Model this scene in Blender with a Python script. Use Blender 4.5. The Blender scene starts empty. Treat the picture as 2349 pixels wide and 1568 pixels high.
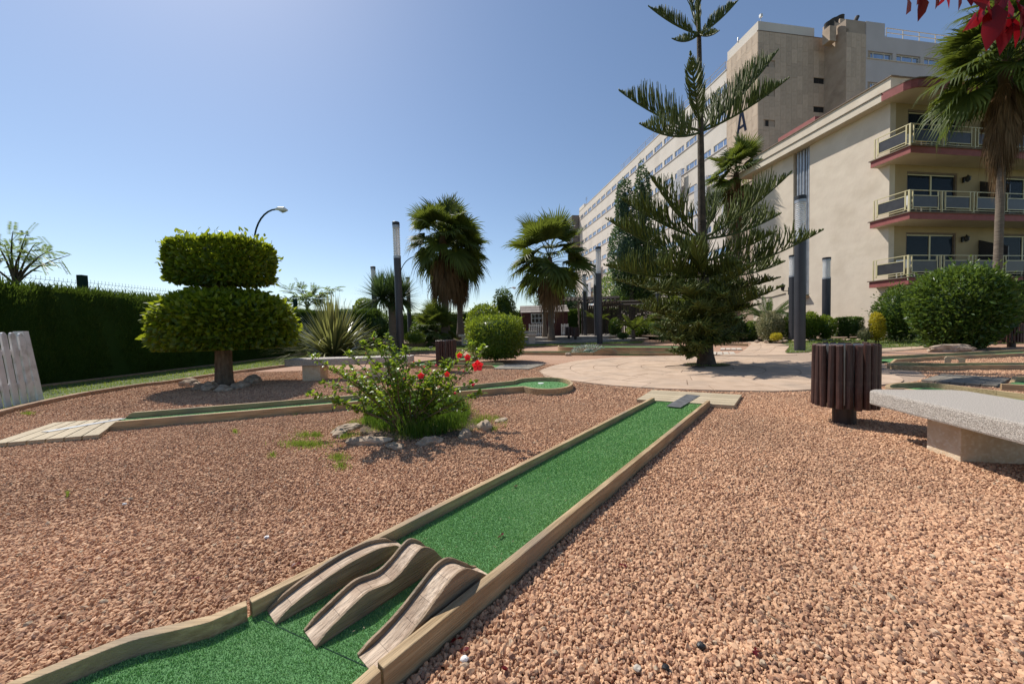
import bpy, bmesh, math, random
import numpy as np
from mathutils import Matrix, Vector
random.seed(7); rng = np.random.default_rng(7)
SC = bpy.context.scene; COL = SC.collection
# ------------------------------------------------------------------ camera
FP = 1360/1.70285; PIT = math.atan(51/1360); ROL = math.atan(.0264); EYE = np.array([0, 0, 1.0])
_r0 = np.array([1, 0, 0.]); FW = np.array([0, math.cos(PIT), -math.sin(PIT)]); _u0 = np.array([0, math.sin(PIT), math.cos(PIT)])
RT = math.cos(ROL)*_r0-math.sin(ROL)*_u0; UP = math.sin(ROL)*_r0+math.cos(ROL)*_u0
cam = bpy.data.objects.new('camera', bpy.data.cameras.new('camera')); COL.objects.link(cam)
cam.data.sensor_width = 36; cam.data.lens = 1360/4000*36; cam.data.clip_start = .05; cam.data.clip_end = 3000
cam.matrix_world = Matrix([[RT[i], UP[i], -FW[i], EYE[i]] for i in range(3)]+[[0, 0, 0, 1]])
SC.camera = cam
# ------------------------------------------------------------------ light
SUN = Vector((.53, -.516, -1.0)).normalized()          # travel direction of sunlight
world = bpy.data.worlds.new('World'); SC.world = world; world.use_nodes = True
wn = world.node_tree; bgn = wn.nodes['Background']
sky = wn.nodes.new('ShaderNodeTexSky'); sky.sky_type = 'NISHITA'; sky.sun_disc = False
sky.sun_elevation = math.asin(-SUN.z); sky.sun_rotation = math.atan2(-SUN.x, -SUN.y)
sky.air_density = 1.0; sky.dust_density = 0.4; sky.ozone_density = 1.6
hs = wn.nodes.new('ShaderNodeHueSaturation'); hs.inputs['Saturation'].default_value = 1.0
wn.links.new(sky.outputs[0], hs.inputs['Color']); wn.links.new(hs.outputs[0], bgn.inputs[0]); bgn.inputs[1].default_value = 0.104
sl = bpy.data.lights.new('sun', 'SUN'); sl.energy = 4.6; sl.angle = math.radians(.5); sl.color = (1, .95, .87)
so = bpy.data.objects.new('sun', sl); COL.objects.link(so); so.rotation_euler = SUN.to_track_quat('-Z', 'Y').to_euler(); so.location = (-20, 20, 40)
SC.view_settings.view_transform = 'Standard'; SC.view_settings.look = 'None'; SC.view_settings.exposure = .3; SC.view_settings.gamma = 1
SC.cycles.max_bounces = 6; SC.cycles.transparent_max_bounces = 12
# ------------------------------------------------------------------ survey helpers: a sight line through a point of the survey picture, met with the ground, a depth or a wall
def ray(x, y): return FW+(x-1174.5)/FP*RT-(y-784)/FP*UP
def G(x, y, z=0.0): d = ray(x, y); return EYE+d*(z-1)/d[2]
def P(x, y, Y): d = ray(x, y); return EYE+d*Y/d[1]
def A3(p): return np.array(p, float)
# ------------------------------------------------------------------ materials
MT = {}
def mat(name, c1, c2=None, scale=8, rough=.8, bump=0, bscale=None, metal=0, stretch=None, spec=.5, tone=None, objrand=0, detail=6, coords='Object', c3=None, s3=2.0):
    """colour noise between c1 and c2 (+ large stains c3), optional per-leaf 'tone' or per-object tint, fine bump"""
    m = bpy.data.materials.new(name); m.use_nodes = True; nt = m.node_tree; N = nt.nodes; L = nt.links
    b = N['Principled BSDF']; b.inputs['Roughness'].default_value = rough; b.inputs['Metallic'].default_value = metal
    b.inputs['Specular IOR Level'].default_value = spec
    tc = N.new('ShaderNodeTexCoord'); mp = N.new('ShaderNodeMapping'); L.new(tc.outputs[coords], mp.inputs[0])
    if stretch: mp.inputs['Scale'].default_value = stretch
    out = None
    c2 = c2 or c1
    nz = N.new('ShaderNodeTexNoise'); nz.inputs['Scale'].default_value = scale; nz.inputs['Detail'].default_value = detail; L.new(mp.outputs[0], nz.inputs['Vector'])
    rp = N.new('ShaderNodeValToRGB'); rp.color_ramp.elements[0].position = .32; rp.color_ramp.elements[1].position = .68
    rp.color_ramp.elements[0].color = (*c1, 1); rp.color_ramp.elements[1].color = (*c2, 1); L.new(nz.outputs['Fac'], rp.inputs[0]); out = rp.outputs[0]
    def mix(a, bcol, fac, typ='MIX'):
        mx = N.new('ShaderNodeMix'); mx.data_type = 'RGBA'; mx.blend_type = typ
        if hasattr(fac, 'links') or hasattr(fac, 'is_linked'): L.new(fac, mx.inputs[0])
        else: mx.inputs[0].default_value = fac
        L.new(a, mx.inputs[6])
        if isinstance(bcol, tuple): mx.inputs[7].default_value = (*bcol, 1)
        else: L.new(bcol, mx.inputs[7])
        return mx.outputs[2]
    if c3:
        n3 = N.new('ShaderNodeTexNoise'); n3.inputs['Scale'].default_value = s3; n3.inputs['Detail'].default_value = 5; L.new(tc.outputs[coords], n3.inputs['Vector'])
        r3 = N.new('ShaderNodeValToRGB'); r3.color_ramp.elements[0].position = .5; r3.color_ramp.elements[1].position = .72
        L.new(n3.outputs['Fac'], r3.inputs[0]); out = mix(out, c3, r3.outputs[0])
    if tone:
        at = N.new('ShaderNodeAttribute'); at.attribute_name = 'tone'; out = mix(out, tone, at.outputs['Fac'])
    if objrand:
        oi = N.new('ShaderNodeObjectInfo'); mr = N.new('ShaderNodeMapRange'); mr.inputs[3].default_value = 1-objrand; mr.inputs[4].default_value = 1+objrand
        L.new(oi.outputs['Random'], mr.inputs[0]); cb = N.new('ShaderNodeCombineColor')
        for i in range(3): L.new(mr.outputs[0], cb.inputs[i])
        out = mix(out, cb.outputs[0], 1.0, 'MULTIPLY')
    L.new(out, b.inputs['Base Color'])
    if bump:
        nb = N.new('ShaderNodeTexNoise'); nb.inputs['Scale'].default_value = bscale or scale*4; nb.inputs['Detail'].default_value = 5; L.new(mp.outputs[0], nb.inputs['Vector'])
        bp = N.new('ShaderNodeBump'); bp.inputs['Strength'].default_value = bump; bp.inputs['Distance'].default_value = .02
        L.new(nb.outputs['Fac'], bp.inputs['Height']); L.new(bp.outputs[0], b.inputs['Normal'])
    MT[name] = m; return m
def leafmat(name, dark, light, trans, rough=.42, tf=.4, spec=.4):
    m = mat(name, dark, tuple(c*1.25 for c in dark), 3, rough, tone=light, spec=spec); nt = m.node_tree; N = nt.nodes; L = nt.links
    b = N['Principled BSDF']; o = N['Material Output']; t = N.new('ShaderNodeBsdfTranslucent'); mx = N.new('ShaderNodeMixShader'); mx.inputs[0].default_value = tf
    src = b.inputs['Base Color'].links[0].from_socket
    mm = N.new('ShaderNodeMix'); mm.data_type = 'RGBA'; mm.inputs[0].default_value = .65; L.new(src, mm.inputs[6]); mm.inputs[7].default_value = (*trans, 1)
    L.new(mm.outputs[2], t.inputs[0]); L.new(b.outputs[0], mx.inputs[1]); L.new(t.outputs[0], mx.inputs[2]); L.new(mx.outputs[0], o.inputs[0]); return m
def glassmat(name, tint, alpha, rough=.05, spec=1.0):
    m = mat(name, tint, None, 2, rough, spec=spec); nt = m.node_tree; N = nt.nodes; L = nt.links; b = N['Principled BSDF']; o = N['Material Output']
    t = N.new('ShaderNodeBsdfTransparent'); mx = N.new('ShaderNodeMixShader'); fr = N.new('ShaderNodeFresnel'); ad = N.new('ShaderNodeMath'); ad.operation = 'ADD'; ad.use_clamp = True
    ad.inputs[1].default_value = alpha; L.new(fr.outputs[0], ad.inputs[0]); L.new(ad.outputs[0], mx.inputs[0]); L.new(t.outputs[0], mx.inputs[1]); L.new(b.outputs[0], mx.inputs[2]); L.new(mx.outputs[0], o.inputs[0]); return m
# ground
mat('gravel_base', (.26, .145, .09), (.50, .305, .205), 70, .95, bump=.9, bscale=60, coords='Object', c3=(.43, .27, .185), s3=.5)
mat('stone_chip', (.48, .277, .165), (.55, .342, .215), 30, .9, coords='Object')
def chips(m):
    nt = m.node_tree; N = nt.nodes; L = nt.links; b = N['Principled BSDF']; src = b.inputs['Base Color'].links[0].from_socket
    oi = N.new('ShaderNodeObjectInfo'); rp = N.new('ShaderNodeValToRGB'); L.new(oi.outputs['Random'], rp.inputs[0]); cr = rp.color_ramp; cr.interpolation = 'LINEAR'
    cr.elements[0].position = 0; cr.elements[0].color = (.50, .50, .56, 1); cr.elements[1].position = 1; cr.elements[1].color = (1.35, 1.42, 1.5, 1)
    for ps, c in ((.06, (.62, .52, .50)), (.25, (.80, .74, .70)), (.5, (1.0, .97, .93)), (.75, (1.08, 1.07, 1.02)), (.95, (1.18, 1.22, 1.2)), (.965, (.75, .95, 1.05))): e = cr.elements.new(ps); e.color = (*c, 1)
    nz = N.new('ShaderNodeTexNoise'); nz.inputs['Scale'].default_value = 1.1; nz.inputs['Detail'].default_value = 4; L.new(oi.outputs['Location'], nz.inputs['Vector'])
    mr = N.new('ShaderNodeMapRange'); mr.inputs[1].default_value = .3; mr.inputs[2].default_value = .7; mr.inputs[3].default_value = .84; mr.inputs[4].default_value = 1.12; L.new(nz.outputs['Fac'], mr.inputs[0])
    vm = N.new('ShaderNodeVectorMath'); vm.operation = 'SCALE'; L.new(rp.outputs[0], vm.inputs[0]); L.new(mr.outputs[0], vm.inputs['Scale'])
    mx = N.new('ShaderNodeVectorMath'); mx.operation = 'MULTIPLY'; L.new(src, mx.inputs[0]); L.new(vm.outputs[0], mx.inputs[1]); L.new(mx.outputs[0], b.inputs['Base Color'])
chips(MT['stone_chip'])
mat('paving', (.41, .29, .20), (.51, .375, .27), 3.5, .85, bump=.35, bscale=90, coords='Object', c3=(.36, .27, .2), s3=1.3, objrand=.05)
mat('paving_joint', (.30, .215, .15), (.38, .28, .205), 20, .95, bump=.4)
mat('turf_base', (.09, .23, .075), (.12, .29, .10), 60, .95, bump=.8, bscale=220, c3=(.13, .27, .10), s3=1.5)
mat('turf_blade', (.16, .36, .095), (.20, .42, .12), 2, .65, tone=(.40, .58, .23), c3=(.26, .48, .17), s3=1.7, spec=.5)
mat('lawn_base', (.05, .085, .02), (.12, .14, .045), 9, .95, bump=.6, bscale=80, c3=(.2, .17, .09), s3=1.2)
leafmat('grass_blade', (.075, .15, .02), (.21, .25, .05), (.38, .48, .06), tf=.45)
mat('soil', (.07, .045, .03), (.13, .085, .06), 12, .95, bump=.7)
mat('bed_soil', (.12, .08, .055), (.25, .17, .12), 15, .95, bump=.6)
mat('terrace_stone', (.23, .2, .17), (.33, .29, .25), 6, .85, bump=.25)
# timber, stone, metal
mat('timber', (.27, .175, .085), (.48, .345, .195), 4, .75, stretch=(1, 14, 14), bump=.35, bscale=12, c3=(.27, .2, .13), s3=2.2, objrand=.08)
mat('timber_top', (.42, .31, .20), (.56, .44, .30), 5, .75, stretch=(1.2, 22, 22), bump=.3, bscale=12, objrand=.08)
mat('deck_wood', (.34, .27, .17), (.50, .41, .28), 5, .75, stretch=(1.0, 18, 18), bump=.4, bscale=14, objrand=.1)
mat('dark_deck', (.16, .14, .11), (.24, .21, .17), 5, .75, stretch=(1.0, 18, 18), bump=.4, bscale=14, objrand=.1)
mat('ramp_wood', (.33, .235, .16), (.58, .45, .335), 5, .7, stretch=(1, 14, 14), bump=.5, bscale=7, c3=(.31, .21, .14), s3=11, objrand=.12)
mat('ramp_side', (.20, .13, .075), (.36, .25, .155), 5, .7, stretch=(1, 14, 14), bump=.5, bscale=10, c3=(.2, .15, .1), s3=9)
mat('brown_slat', (.030, .010, .007), (.060, .020, .013), 9, .55, stretch=(6, 6, .6), bump=.4, bscale=9, c3=(.085, .045, .035), s3=14, objrand=.25)
mat('brown_post', (.022, .013, .012), (.035, .022, .02), 5, .5)
mat('terrazzo', (.24, .20, .165), (.74, .67, .59), 190, .8, bump=.8, bscale=230, detail=2)
mat('limestone', (.56, .41, .26), (.66, .52, .36), 14, .85, bump=.25, bscale=60, c3=(.70, .60, .46), s3=45)
mat('pale_conc', (.42, .36, .29), (.52, .46, .38), 9, .85, bump=.2)
mat('kerb', (.27, .17, .105), (.38, .25, .16), 9, .85, bump=.4, objrand=.12)
mat('rock', (.24, .175, .12), (.50, .39, .29), 9, .9, bump=.8, bscale=25)
mat('dark_metal', (.035, .035, .042), (.045, .045, .052), 3, .42, metal=.2)
mat('cap_black', (.012, .012, .013), None, 3, .5)
mat('steel', (.30, .31, .33), (.42, .43, .45), 9, .38, metal=.85)
mat('plate', (.17, .17, .175), (.28, .28, .285), 14, .45, metal=.6)
mat('galv', (.30, .31, .33), (.42, .43, .45), 4, .45, metal=.6)
mat('fence_green', (.012, .03, .022), (.018, .04, .03), 3, .9, spec=.1)
mat('white_paint', (.68, .66, .64), (.76, .74, .72), 7, .6, bump=.15, c3=(.45, .42, .38), s3=6)
mat('white_frame', (.62, .62, .62), (.70, .70, .70), 3, .5)
mat('black_iron', (.01, .01, .01), (.018, .018, .018), 3, .4)
mat('pergola_wood', (.040, .030, .024), (.075, .058, .046), 5, .8, stretch=(6, 6, 1), bump=.3, objrand=.2)
mat('pergola_lit', (.16, .125, .095), (.24, .19, .15), 5, .8, bump=.3)  # sunlit copy of the dark pergola wood, sunlight put into the colour
mat('house_red', (.055, .012, .010), (.09, .02, .016), 6, .7, bump=.3)
mat('roof_felt', (.20, .17, .15), (.32, .28, .25), 12, .9, bump=.4, objrand=.1)
# walls
leafmat('clump_grass', (.03, .085, .010), (.10, .17, .02), (.25, .4, .04), tf=.4)
mat('cream_wall', (.60, .505, .40), (.66, .565, .45), 1.2, .9, bump=1.0, bscale=1.6, c3=(.54, .45, .345), s3=.8)
mat('cream_trim', (.58, .50, .39), (.65, .565, .45), 1.6, .85, bump=.12, bscale=3, c3=(.56, .47, .36), s3=1.5)
mat('shaded_wall', (.36, .27, .145), (.42, .315, .175), 1.3, .9, bump=.1)  # cream of the balcony front, with its shade put into the colour
mat('burgundy', (.25, .065, .055), (.31, .085, .075), 4, .7, bump=.15)
mat('brown_edge', (.16, .115, .08), (.21, .155, .11), 6, .8)
mat('facade', (.60, .54, .475), (.66, .595, .53), .5, .9, bump=.15, bscale=1.5, c3=(.56, .50, .44), s3=.35)
mat('facade_b', (.46, .42, .41), (.52, .48, .47), .5, .9, bump=.1)
mat('cladding', (.45, .34, .245), (.54, .425, .32), 1.2, .85, objrand=.11, c3=(.36, .27, .2), s3=.9, bump=.1)
mat('clad_back', (.33, .26, .2), (.4, .32, .25), 1, .9)
mat('rail_metal', (.56, .48, .27), (.64, .56, .33), 4, .45, metal=.1)
mat('rail_panel', (.035, .033, .036), (.05, .048, .05), 5, .4, spec=.4)
mat('chimney_dark', (.02, .018, .017), (.05, .04, .035), 5, .7)
mat('curtain', (.22, .2, .17), (.36, .33, .29), 9, .9, stretch=(14, 14, .3))
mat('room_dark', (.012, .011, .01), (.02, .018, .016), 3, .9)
glassmat('win_glass', (.03, .04, .055), .08, .03, spec=.6)
glassmat('house_glass', (.06, .07, .08), .35, .05)
glassmat('ribbed_glass', (.85, .86, .87), .55, .18)
m_ = mat('facade_glass', (.30, .36, .45), (.42, .48, .56), .6, .08, spec=1.0, metal=.75)
mat('screen_panel', (.33, .33, .35), (.40, .40, .42), 3, .6)
mat('screen_mesh', (.13, .12, .115), (.17, .155, .15), 3, .6)
mat('letter_blue', (.012, .018, .04), None, 2, .9, spec=.05)
# plants
leafmat('topiary_leaf', (.030, .070, .008), (.16, .22, .014), (.55, .62, .03), rough=.4, tf=.42)
leafmat('bush_leaf', (.03, .07, .010), (.19, .26, .025), (.46, .56, .04), rough=.36, tf=.33)
leafmat('deep_leaf', (.022, .055, .010), (.11, .17, .028), (.28, .4, .05), rough=.38, tf=.28)
leafmat('blue_leaf', (.03, .06, .03), (.10, .16, .07), (.16, .26, .08), rough=.45, tf=.25)
leafmat('hedge_leaf', (.022, .048, .010), (.08, .125, .022), (.2, .3, .03), rough=.7, tf=.28, spec=.15)
leafmat('thin_leaf', (.06, .11, .03), (.16, .22, .05), (.3, .4, .08), tf=.45)
leafmat('hibiscus_leaf', (.035, .085, .010), (.17, .26, .02), (.42, .55, .04), rough=.35, tf=.45, spec=.5)
leafmat('palm_leaf', (.030, .050, .010), (.085, .115, .022), (.28, .34, .04), rough=.55, tf=.3, spec=.2)
leafmat('dead_frond', (.10, .065, .035), (.22, .14, .075), (.3, .18, .08), rough=.8, tf=.2, spec=.1)
leafmat('arau_leaf', (.050, .068, .010), (.16, .19, .028), (.24, .3, .04), rough=.5, tf=.2, spec=.35)
leafmat('flax_leaf', (.04, .06, .018), (.30, .28, .09), (.4, .42, .12), rough=.32, tf=.3, spec=.6)
leafmat('yucca_leaf', (.035, .07, .025), (.10, .15, .05), (.2, .3, .07), rough=.4, tf=.2)
leafmat('yellow_leaf', (.30, .26, .02), (.55, .45, .02), (.7, .6, .05), tf=.35)
leafmat('variegated_leaf', (.10, .12, .05), (.42, .38, .22), (.4, .4, .2), tf=.3)
leafmat('silver_leaf', (.25, .28, .24), (.45, .48, .42), (.4, .42, .35), tf=.2)
leafmat('red_leaf', (.06, .004, .008), (.13, .008, .010), (.36, .008, .014), rough=.45, tf=.5)
leafmat('red_petal', (.55, .012, .02), (.72, .03, .04), (.9, .02, .03), rough=.5, tf=.45)
leafmat('pink_petal', (.55, .05, .12), (.7, .12, .2), (.9, .1, .2), rough=.5, tf=.45)
mat('bark', (.09, .065, .045), (.19, .145, .105), 7, .9, stretch=(3, 3, 1), bump=.8, bscale=12)
mat('bark_dark', (.035, .025, .017), (.085, .062, .042), 9, .9, bump=.9, bscale=30)
mat('palm_bark', (.11, .082, .06), (.20, .155, .115), 5, .9, stretch=(1, 1, 9), bump=.9, bscale=4)
mat('stem', (.09, .06, .035), (.16, .12, .07), 10, .8)
mat('bird_grey', (.12, .11, .11), (.2, .19, .18), 10, .8)
# ------------------------------------------------------------------ mesh helpers
def npmesh(name, V, F, tone=None, smooth=False):
    V = np.asarray(V, np.float32); F = np.asarray(F, np.int32); k = F.shape[1]
    me = bpy.data.meshes.new(name); me.vertices.add(len(V)); me.vertices.foreach_set('co', V.ravel())
    me.loops.add(F.size); me.loops.foreach_set('vertex_index', F.ravel())
    me.polygons.add(len(F)); me.polygons.foreach_set('loop_start', np.arange(0, F.size, k, dtype=np.int32)); me.polygons.foreach_set('loop_total', np.full(len(F), k, np.int32))
    me.update(calc_edges=True)
    if tone is not None:
        a = me.attributes.new('tone', 'FLOAT', 'FACE'); a.data.foreach_set('value', np.asarray(tone, np.float32))
    if smooth: me.polygons.foreach_set('use_smooth', np.ones(len(F), bool))
    return me
def link(name, me, m=None, parent=None, **kw):
    o = bpy.data.objects.new(name, me); COL.objects.link(o)
    if m and me and not me.materials: me.materials.append(MT[m])
    if parent: o.parent = parent
    for k, v in kw.items():
        if v is not None: o[k] = v
    return o
def thing(name, label, cat, loc=(0, 0, 0), rz=0, group=None):
    o = bpy.data.objects.new(name, None); COL.objects.link(o); o.location = tuple(loc); o.rotation_euler = (0, 0, rz); o.empty_display_size = .1
    o['label'] = label; o['category'] = cat
    if group: o['group'] = group
    return o
def copy_tree(o, parent=None, loc=None, rz=None, label=None):
    c = o.copy(); COL.objects.link(c)
    if parent is not None: c.parent = parent
    if loc is not None: c.location = tuple(loc)
    if rz is not None: c.rotation_euler = (0, 0, rz)
    if label: c['label'] = label
    for ch in KIDS.get(o.name, list(o.children)): copy_tree(ch, c)
    return c
KIDS = {}
class MB:
    def __init__(s): s.v = []; s.f = []
    def add(s, V, F):
        n = len(s.v); s.v += [tuple(map(float, p)) for p in V]; s.f += [tuple(i+n for i in f) for f in F]; return s
    def box(s, a, b, M=None):
        x0, y0, z0 = a; x1, y1, z1 = b
        V = [(x0, y0, z0), (x1, y0, z0), (x1, y1, z0), (x0, y1, z0), (x0, y0, z1), (x1, y0, z1), (x1, y1, z1), (x0, y1, z1)]
        if M: V = [M @ Vector(p) for p in V]
        return s.add(V, [(3, 2, 1, 0), (4, 5, 6, 7), (0, 1, 5, 4), (1, 2, 6, 5), (2, 3, 7, 6), (3, 0, 4, 7)])
    def prism(s, poly, z0, z1, M=None):
        n = len(poly); V = [(p[0], p[1], z0) for p in poly]+[(p[0], p[1], z1) for p in poly]
        if M: V = [M @ Vector(p) for p in V]
        return s.add(V, [tuple(range(n-1, -1, -1)), tuple(range(n, 2*n))]+[(i, (i+1) % n, n+(i+1) % n, n+i) for i in range(n)])
    def hexa(s, bot, top):      # two matching rings of points
        n = len(bot)
        return s.add(list(bot)+list(top), [tuple(range(n-1, -1, -1)), tuple(range(n, 2*n))]+[(i, (i+1) % n, n+(i+1) % n, n+i) for i in range(n)])
    def tube(s, pts, rad, seg=6, cap=True):
        pts = [Vector(p) for p in pts]; n = len(pts); rad = rad if hasattr(rad, '__len__') else [rad]*n
        V = []; up = Vector((0, 0, 1))
        for i, p in enumerate(pts):
            t = (pts[min(i+1, n-1)]-pts[max(i-1, 0)]).normalized()
            a = t.cross(up); a = t.cross(Vector((1, 0, 0))) if a.length < .15 else a
            a.normalize(); b = t.cross(a)
            for k in range(seg): th = 2*math.pi*k/seg; V.append(p+(a*math.cos(th)+b*math.sin(th))*rad[i])
        F = [(i*seg+k, i*seg+(k+1) % seg, (i+1)*seg+(k+1) % seg, (i+1)*seg+k) for i in range(n-1) for k in range(seg)]
        if cap: F += [tuple(range(seg-1, -1, -1)), tuple(range((n-1)*seg, n*seg))]
        return s.add(V, F)
    def lathe(s, prof, seg=24, c=(0, 0), z=0):
        V = []; F = []
        for r, h in prof:
            for k in range(seg): th = 2*math.pi*k/seg; V.append((c[0]+r*math.cos(th), c[1]+r*math.sin(th), z+h))
        n = len(prof)
        F = [(i*seg+k, i*seg+(k+1) % seg, (i+1)*seg+(k+1) % seg, (i+1)*seg+k) for i in range(n-1) for k in range(seg)]
        F += [tuple(range(seg-1, -1, -1)), tuple(range((n-1)*seg, n*seg))]
        return s.add(V, F)
    def mesh(s, name='m', off=(0, 0, 0), smooth=False, bevel=0):
        me = bpy.data.meshes.new(name); me.from_pydata([(x-off[0], y-off[1], z-off[2]) for x, y, z in s.v], [], s.f); me.update()
        if bevel:
            bm = bmesh.new(); bm.from_mesh(me); bmesh.ops.remove_doubles(bm, verts=bm.verts, dist=1e-5)
            bmesh.ops.bevel(bm, geom=[e for e in bm.edges if e.calc_face_angle(0) > .6], offset=bevel, segments=2, affect='EDGES', profile=.6, clamp_overlap=True)
            bm.to_mesh(me); bm.free()
        if smooth: me.polygons.foreach_set('use_smooth', np.ones(len(me.polygons), bool))
        return me
    def build(s, name, m, parent=None, off=None, smooth=False, bevel=0, **kw):
        if off is None: off = tuple(parent.location) if parent and not parent.parent else (0, 0, 0)
        return link(name, s.mesh(name, off, smooth, bevel), m, parent, **kw)
def frame(o, ux, uy):    # matrix from local (along ux, along uy, up) to world
    return Matrix(((ux[0], uy[0], 0, o[0]), (ux[1], uy[1], 0, o[1]), (0, 0, 1, o[2]), (0, 0, 0, 1)))
def sheet(name, pts, m, kind='structure', parent=None, thick=None):
    """flat (or gently sloping) polygon sheet from 3-d outline points; triangulated"""
    bm = bmesh.new(); vs = [bm.verts.new(tuple(map(float, p))) for p in pts]; f = bm.faces.new(vs)
    if f.normal.z < 0: f.normal_flip()
    bm.faces.ensure_lookup_table(); bm.normal_update()
    if thick:
        r = bmesh.ops.extrude_face_region(bm, geom=[f]); vv = [g for g in r['geom'] if isinstance(g, bmesh.types.BMVert)]
        for v in vv: v.co.z -= thick
    bmesh.ops.triangulate(bm, faces=bm.faces[:]); bmesh.ops.recalc_face_normals(bm, faces=bm.faces[:])
    me = bpy.data.meshes.new(name); bm.to_mesh(me); bm.free()
    if not thick and len(me.polygons) and me.polygons[0].normal.z < 0: me.flip_normals()
    return link(name, me, m, parent, kind=kind)
def inpoly(X, Y, poly):
    r = np.zeros(len(X), bool); n = len(poly)
    for i in range(n):
        x0, y0 = poly[i][:2]; x1, y1 = poly[(i+1) % n][:2]
        c = ((y0 > Y) != (y1 > Y)) & (X < (x1-x0)*(Y-y0)/((y1-y0) or 1e-9)+x0); r ^= c
    return r
def unit(v): return v/np.maximum(np.linalg.norm(v, axis=-1, keepdims=True), 1e-9)
# ------------------------------------------------------------------ foliage helpers
def leaves(pos, d, L, W, up=None, tone=None, six=False, curl=.15):
    """folded diamond leaves (or six-point leaves) at pos, pointing along d; returns V, F, tone"""
    n = len(pos); d = unit(d); up = rng.normal(size=(n, 3))*.5+np.array([0, 0, 1.]) if up is None else up
    s = unit(np.cross(d, up)); nn = np.cross(s, d); L = np.broadcast_to(L, n)[:, None]; W = np.broadcast_to(W, n)[:, None]
    tone = rng.random(n) if tone is None else tone
    b = pos; t = pos+d*L-nn*L*curl
    if six:
        m1 = pos+d*L*.3; m2 = pos+d*L*.65-nn*L*curl*.3
        V = np.stack([b, m1+s*W*.5+nn*W*.12, m2+s*W*.42+nn*W*.08, t, m2-s*W*.42+nn*W*.08, m1-s*W*.5+nn*W*.12, m1*.5+m2*.5], 1).reshape(-1, 3)
        o = np.arange(n)[:, None]*7
        F = np.concatenate([o+np.array([[0, 6, 1]]), o+np.array([[1, 6, 2]]), o+np.array([[2, 6, 3]]), o+np.array([[3, 6, 4]]), o+np.array([[4, 6, 5]]), o+np.array([[5, 6, 0]])], 0)
        return V, F, np.tile(tone, 6)
    m = pos+d*L*.45
    V = np.stack([b, m+s*W*.5+nn*W*.15, t, m-s*W*.5+nn*W*.15], 1).reshape(-1, 3)
    o = np.arange(n)[:, None]*4
    F = np.concatenate([o+np.array([[0, 2, 1]]), o+np.array([[0, 3, 2]])], 0)
    return V, F, np.tile(tone, 2)
def joinVF(parts):
    V = []; F = []; T = []; k = 0
    for v, f, t in parts: V.append(v); F.append(f+k); T.append(t); k += len(v)
    return np.concatenate(V), np.concatenate(F), np.concatenate(T)
def lump(u, seed, amp):
    """smooth lumpiness on unit directions"""
    r = np.random.default_rng(seed); k = np.zeros(len(u))
    for i in range(14):
        c = unit(r.normal(size=3)); k += (r.random()-.35)*np.exp(-((u-c)**2).sum(1)*r.uniform(2.5, 9))
    return 1+amp*k
def crown_pts(n, rad, shape='ell', seed=1, amp=.25, shell=.3, flat_bottom=None):
    r = np.random.default_rng(seed)
    if shape == 'box':
        p = r.uniform(-1, 1, (n, 3)); k = r.integers(0, 3, n); s = r.choice([-1, 1], n); q = 1-np.abs(r.normal(0, shell*.5, n)); p[np.arange(n), k] = s*q
        m = np.maximum(np.abs(p).max(1), 1e-6); e = (np.abs(p)**9).sum(1)**(1/9); p = p*(m/e)[:, None]; out = unit(np.sign(p)*np.abs(p)**4+p*.15); u = unit(p)
        p = p*lump(u, seed, amp)[:, None]
    else:
        u = unit(r.normal(size=(n, 3))); q = 1-np.abs(r.normal(0, shell, n))*.6; q = np.clip(q, .1, 1.1)
        p = u*q[:, None]*lump(u, seed, amp)[:, None]; out = u
        if flat_bottom is not None: p[:, 2] = np.where(p[:, 2] < -flat_bottom, -flat_bottom+r.normal(0, .05, n), p[:, 2])
    return p*np.array(rad), unit(out/np.array(rad))
def blob(rad, seed, amp, k=.78, shape='ell', sub=3):
    bm = bmesh.new(); bmesh.ops.create_icosphere(bm, subdivisions=sub, radius=1); V = np.array([v.co[:] for v in bm.verts]); F = np.array([[v.index for v in f.verts] for f in bm.faces]); bm.free()
    if shape == 'box': e = (np.abs(V)**9).sum(1)**(1/9); V = V/e[:, None]
    V = V*lump(unit(V), seed, amp)[:, None]*k*np.array(rad); return V, F, np.zeros(len(F))
def sq_(p, rad, e):      # bulge an ellipsoid towards a squarish profile
    q = p/np.array(rad); h = np.linalg.norm(q[:, :2], axis=1); z = np.abs(q[:, 2]); k = np.sqrt(h*h+z*z)/np.maximum((h**e+z**e)**(1/e), 1e-6); return p*k[:, None]
def foliage(c, rad, n, L, W, seed=1, shape='ell', amp=.25, shell=.3, upb=.5, core=.72, tone_up=True, flat_bottom=None, six=False, droop=0, sq=0, wild=.07):
    p, out = crown_pts(n, rad, shape, seed, amp, shell, flat_bottom)
    if sq: p = sq_(p, rad, sq)
    r = np.random.default_rng(seed+50); w_ = r.random(n) < .12; p = p*np.where(w_, 1+np.abs(r.normal(0, wild, n)), 1)[:, None]
    r = np.random.default_rng(seed+50)
    d = out+np.array([0, 0, upb-droop])+r.normal(0, .55, (n, 3))
    L_ = L*r.uniform(.6, 1.25, n); up = out*.6+r.normal(0, .5, (n, 3))+np.array([0, 0, .5])
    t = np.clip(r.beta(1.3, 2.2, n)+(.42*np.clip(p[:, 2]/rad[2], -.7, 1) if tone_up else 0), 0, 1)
    parts = [leaves(p, d, L_, L_*W/L, up, t, six)]
    if core:
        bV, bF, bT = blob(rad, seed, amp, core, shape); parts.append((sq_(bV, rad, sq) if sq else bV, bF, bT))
    V, F, T = joinVF(parts)
    if flat_bottom is not None: V[:, 2] = np.maximum(V[:, 2], -flat_bottom*rad[2]*1.12)
    return V+np.array(c), F, T
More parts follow.
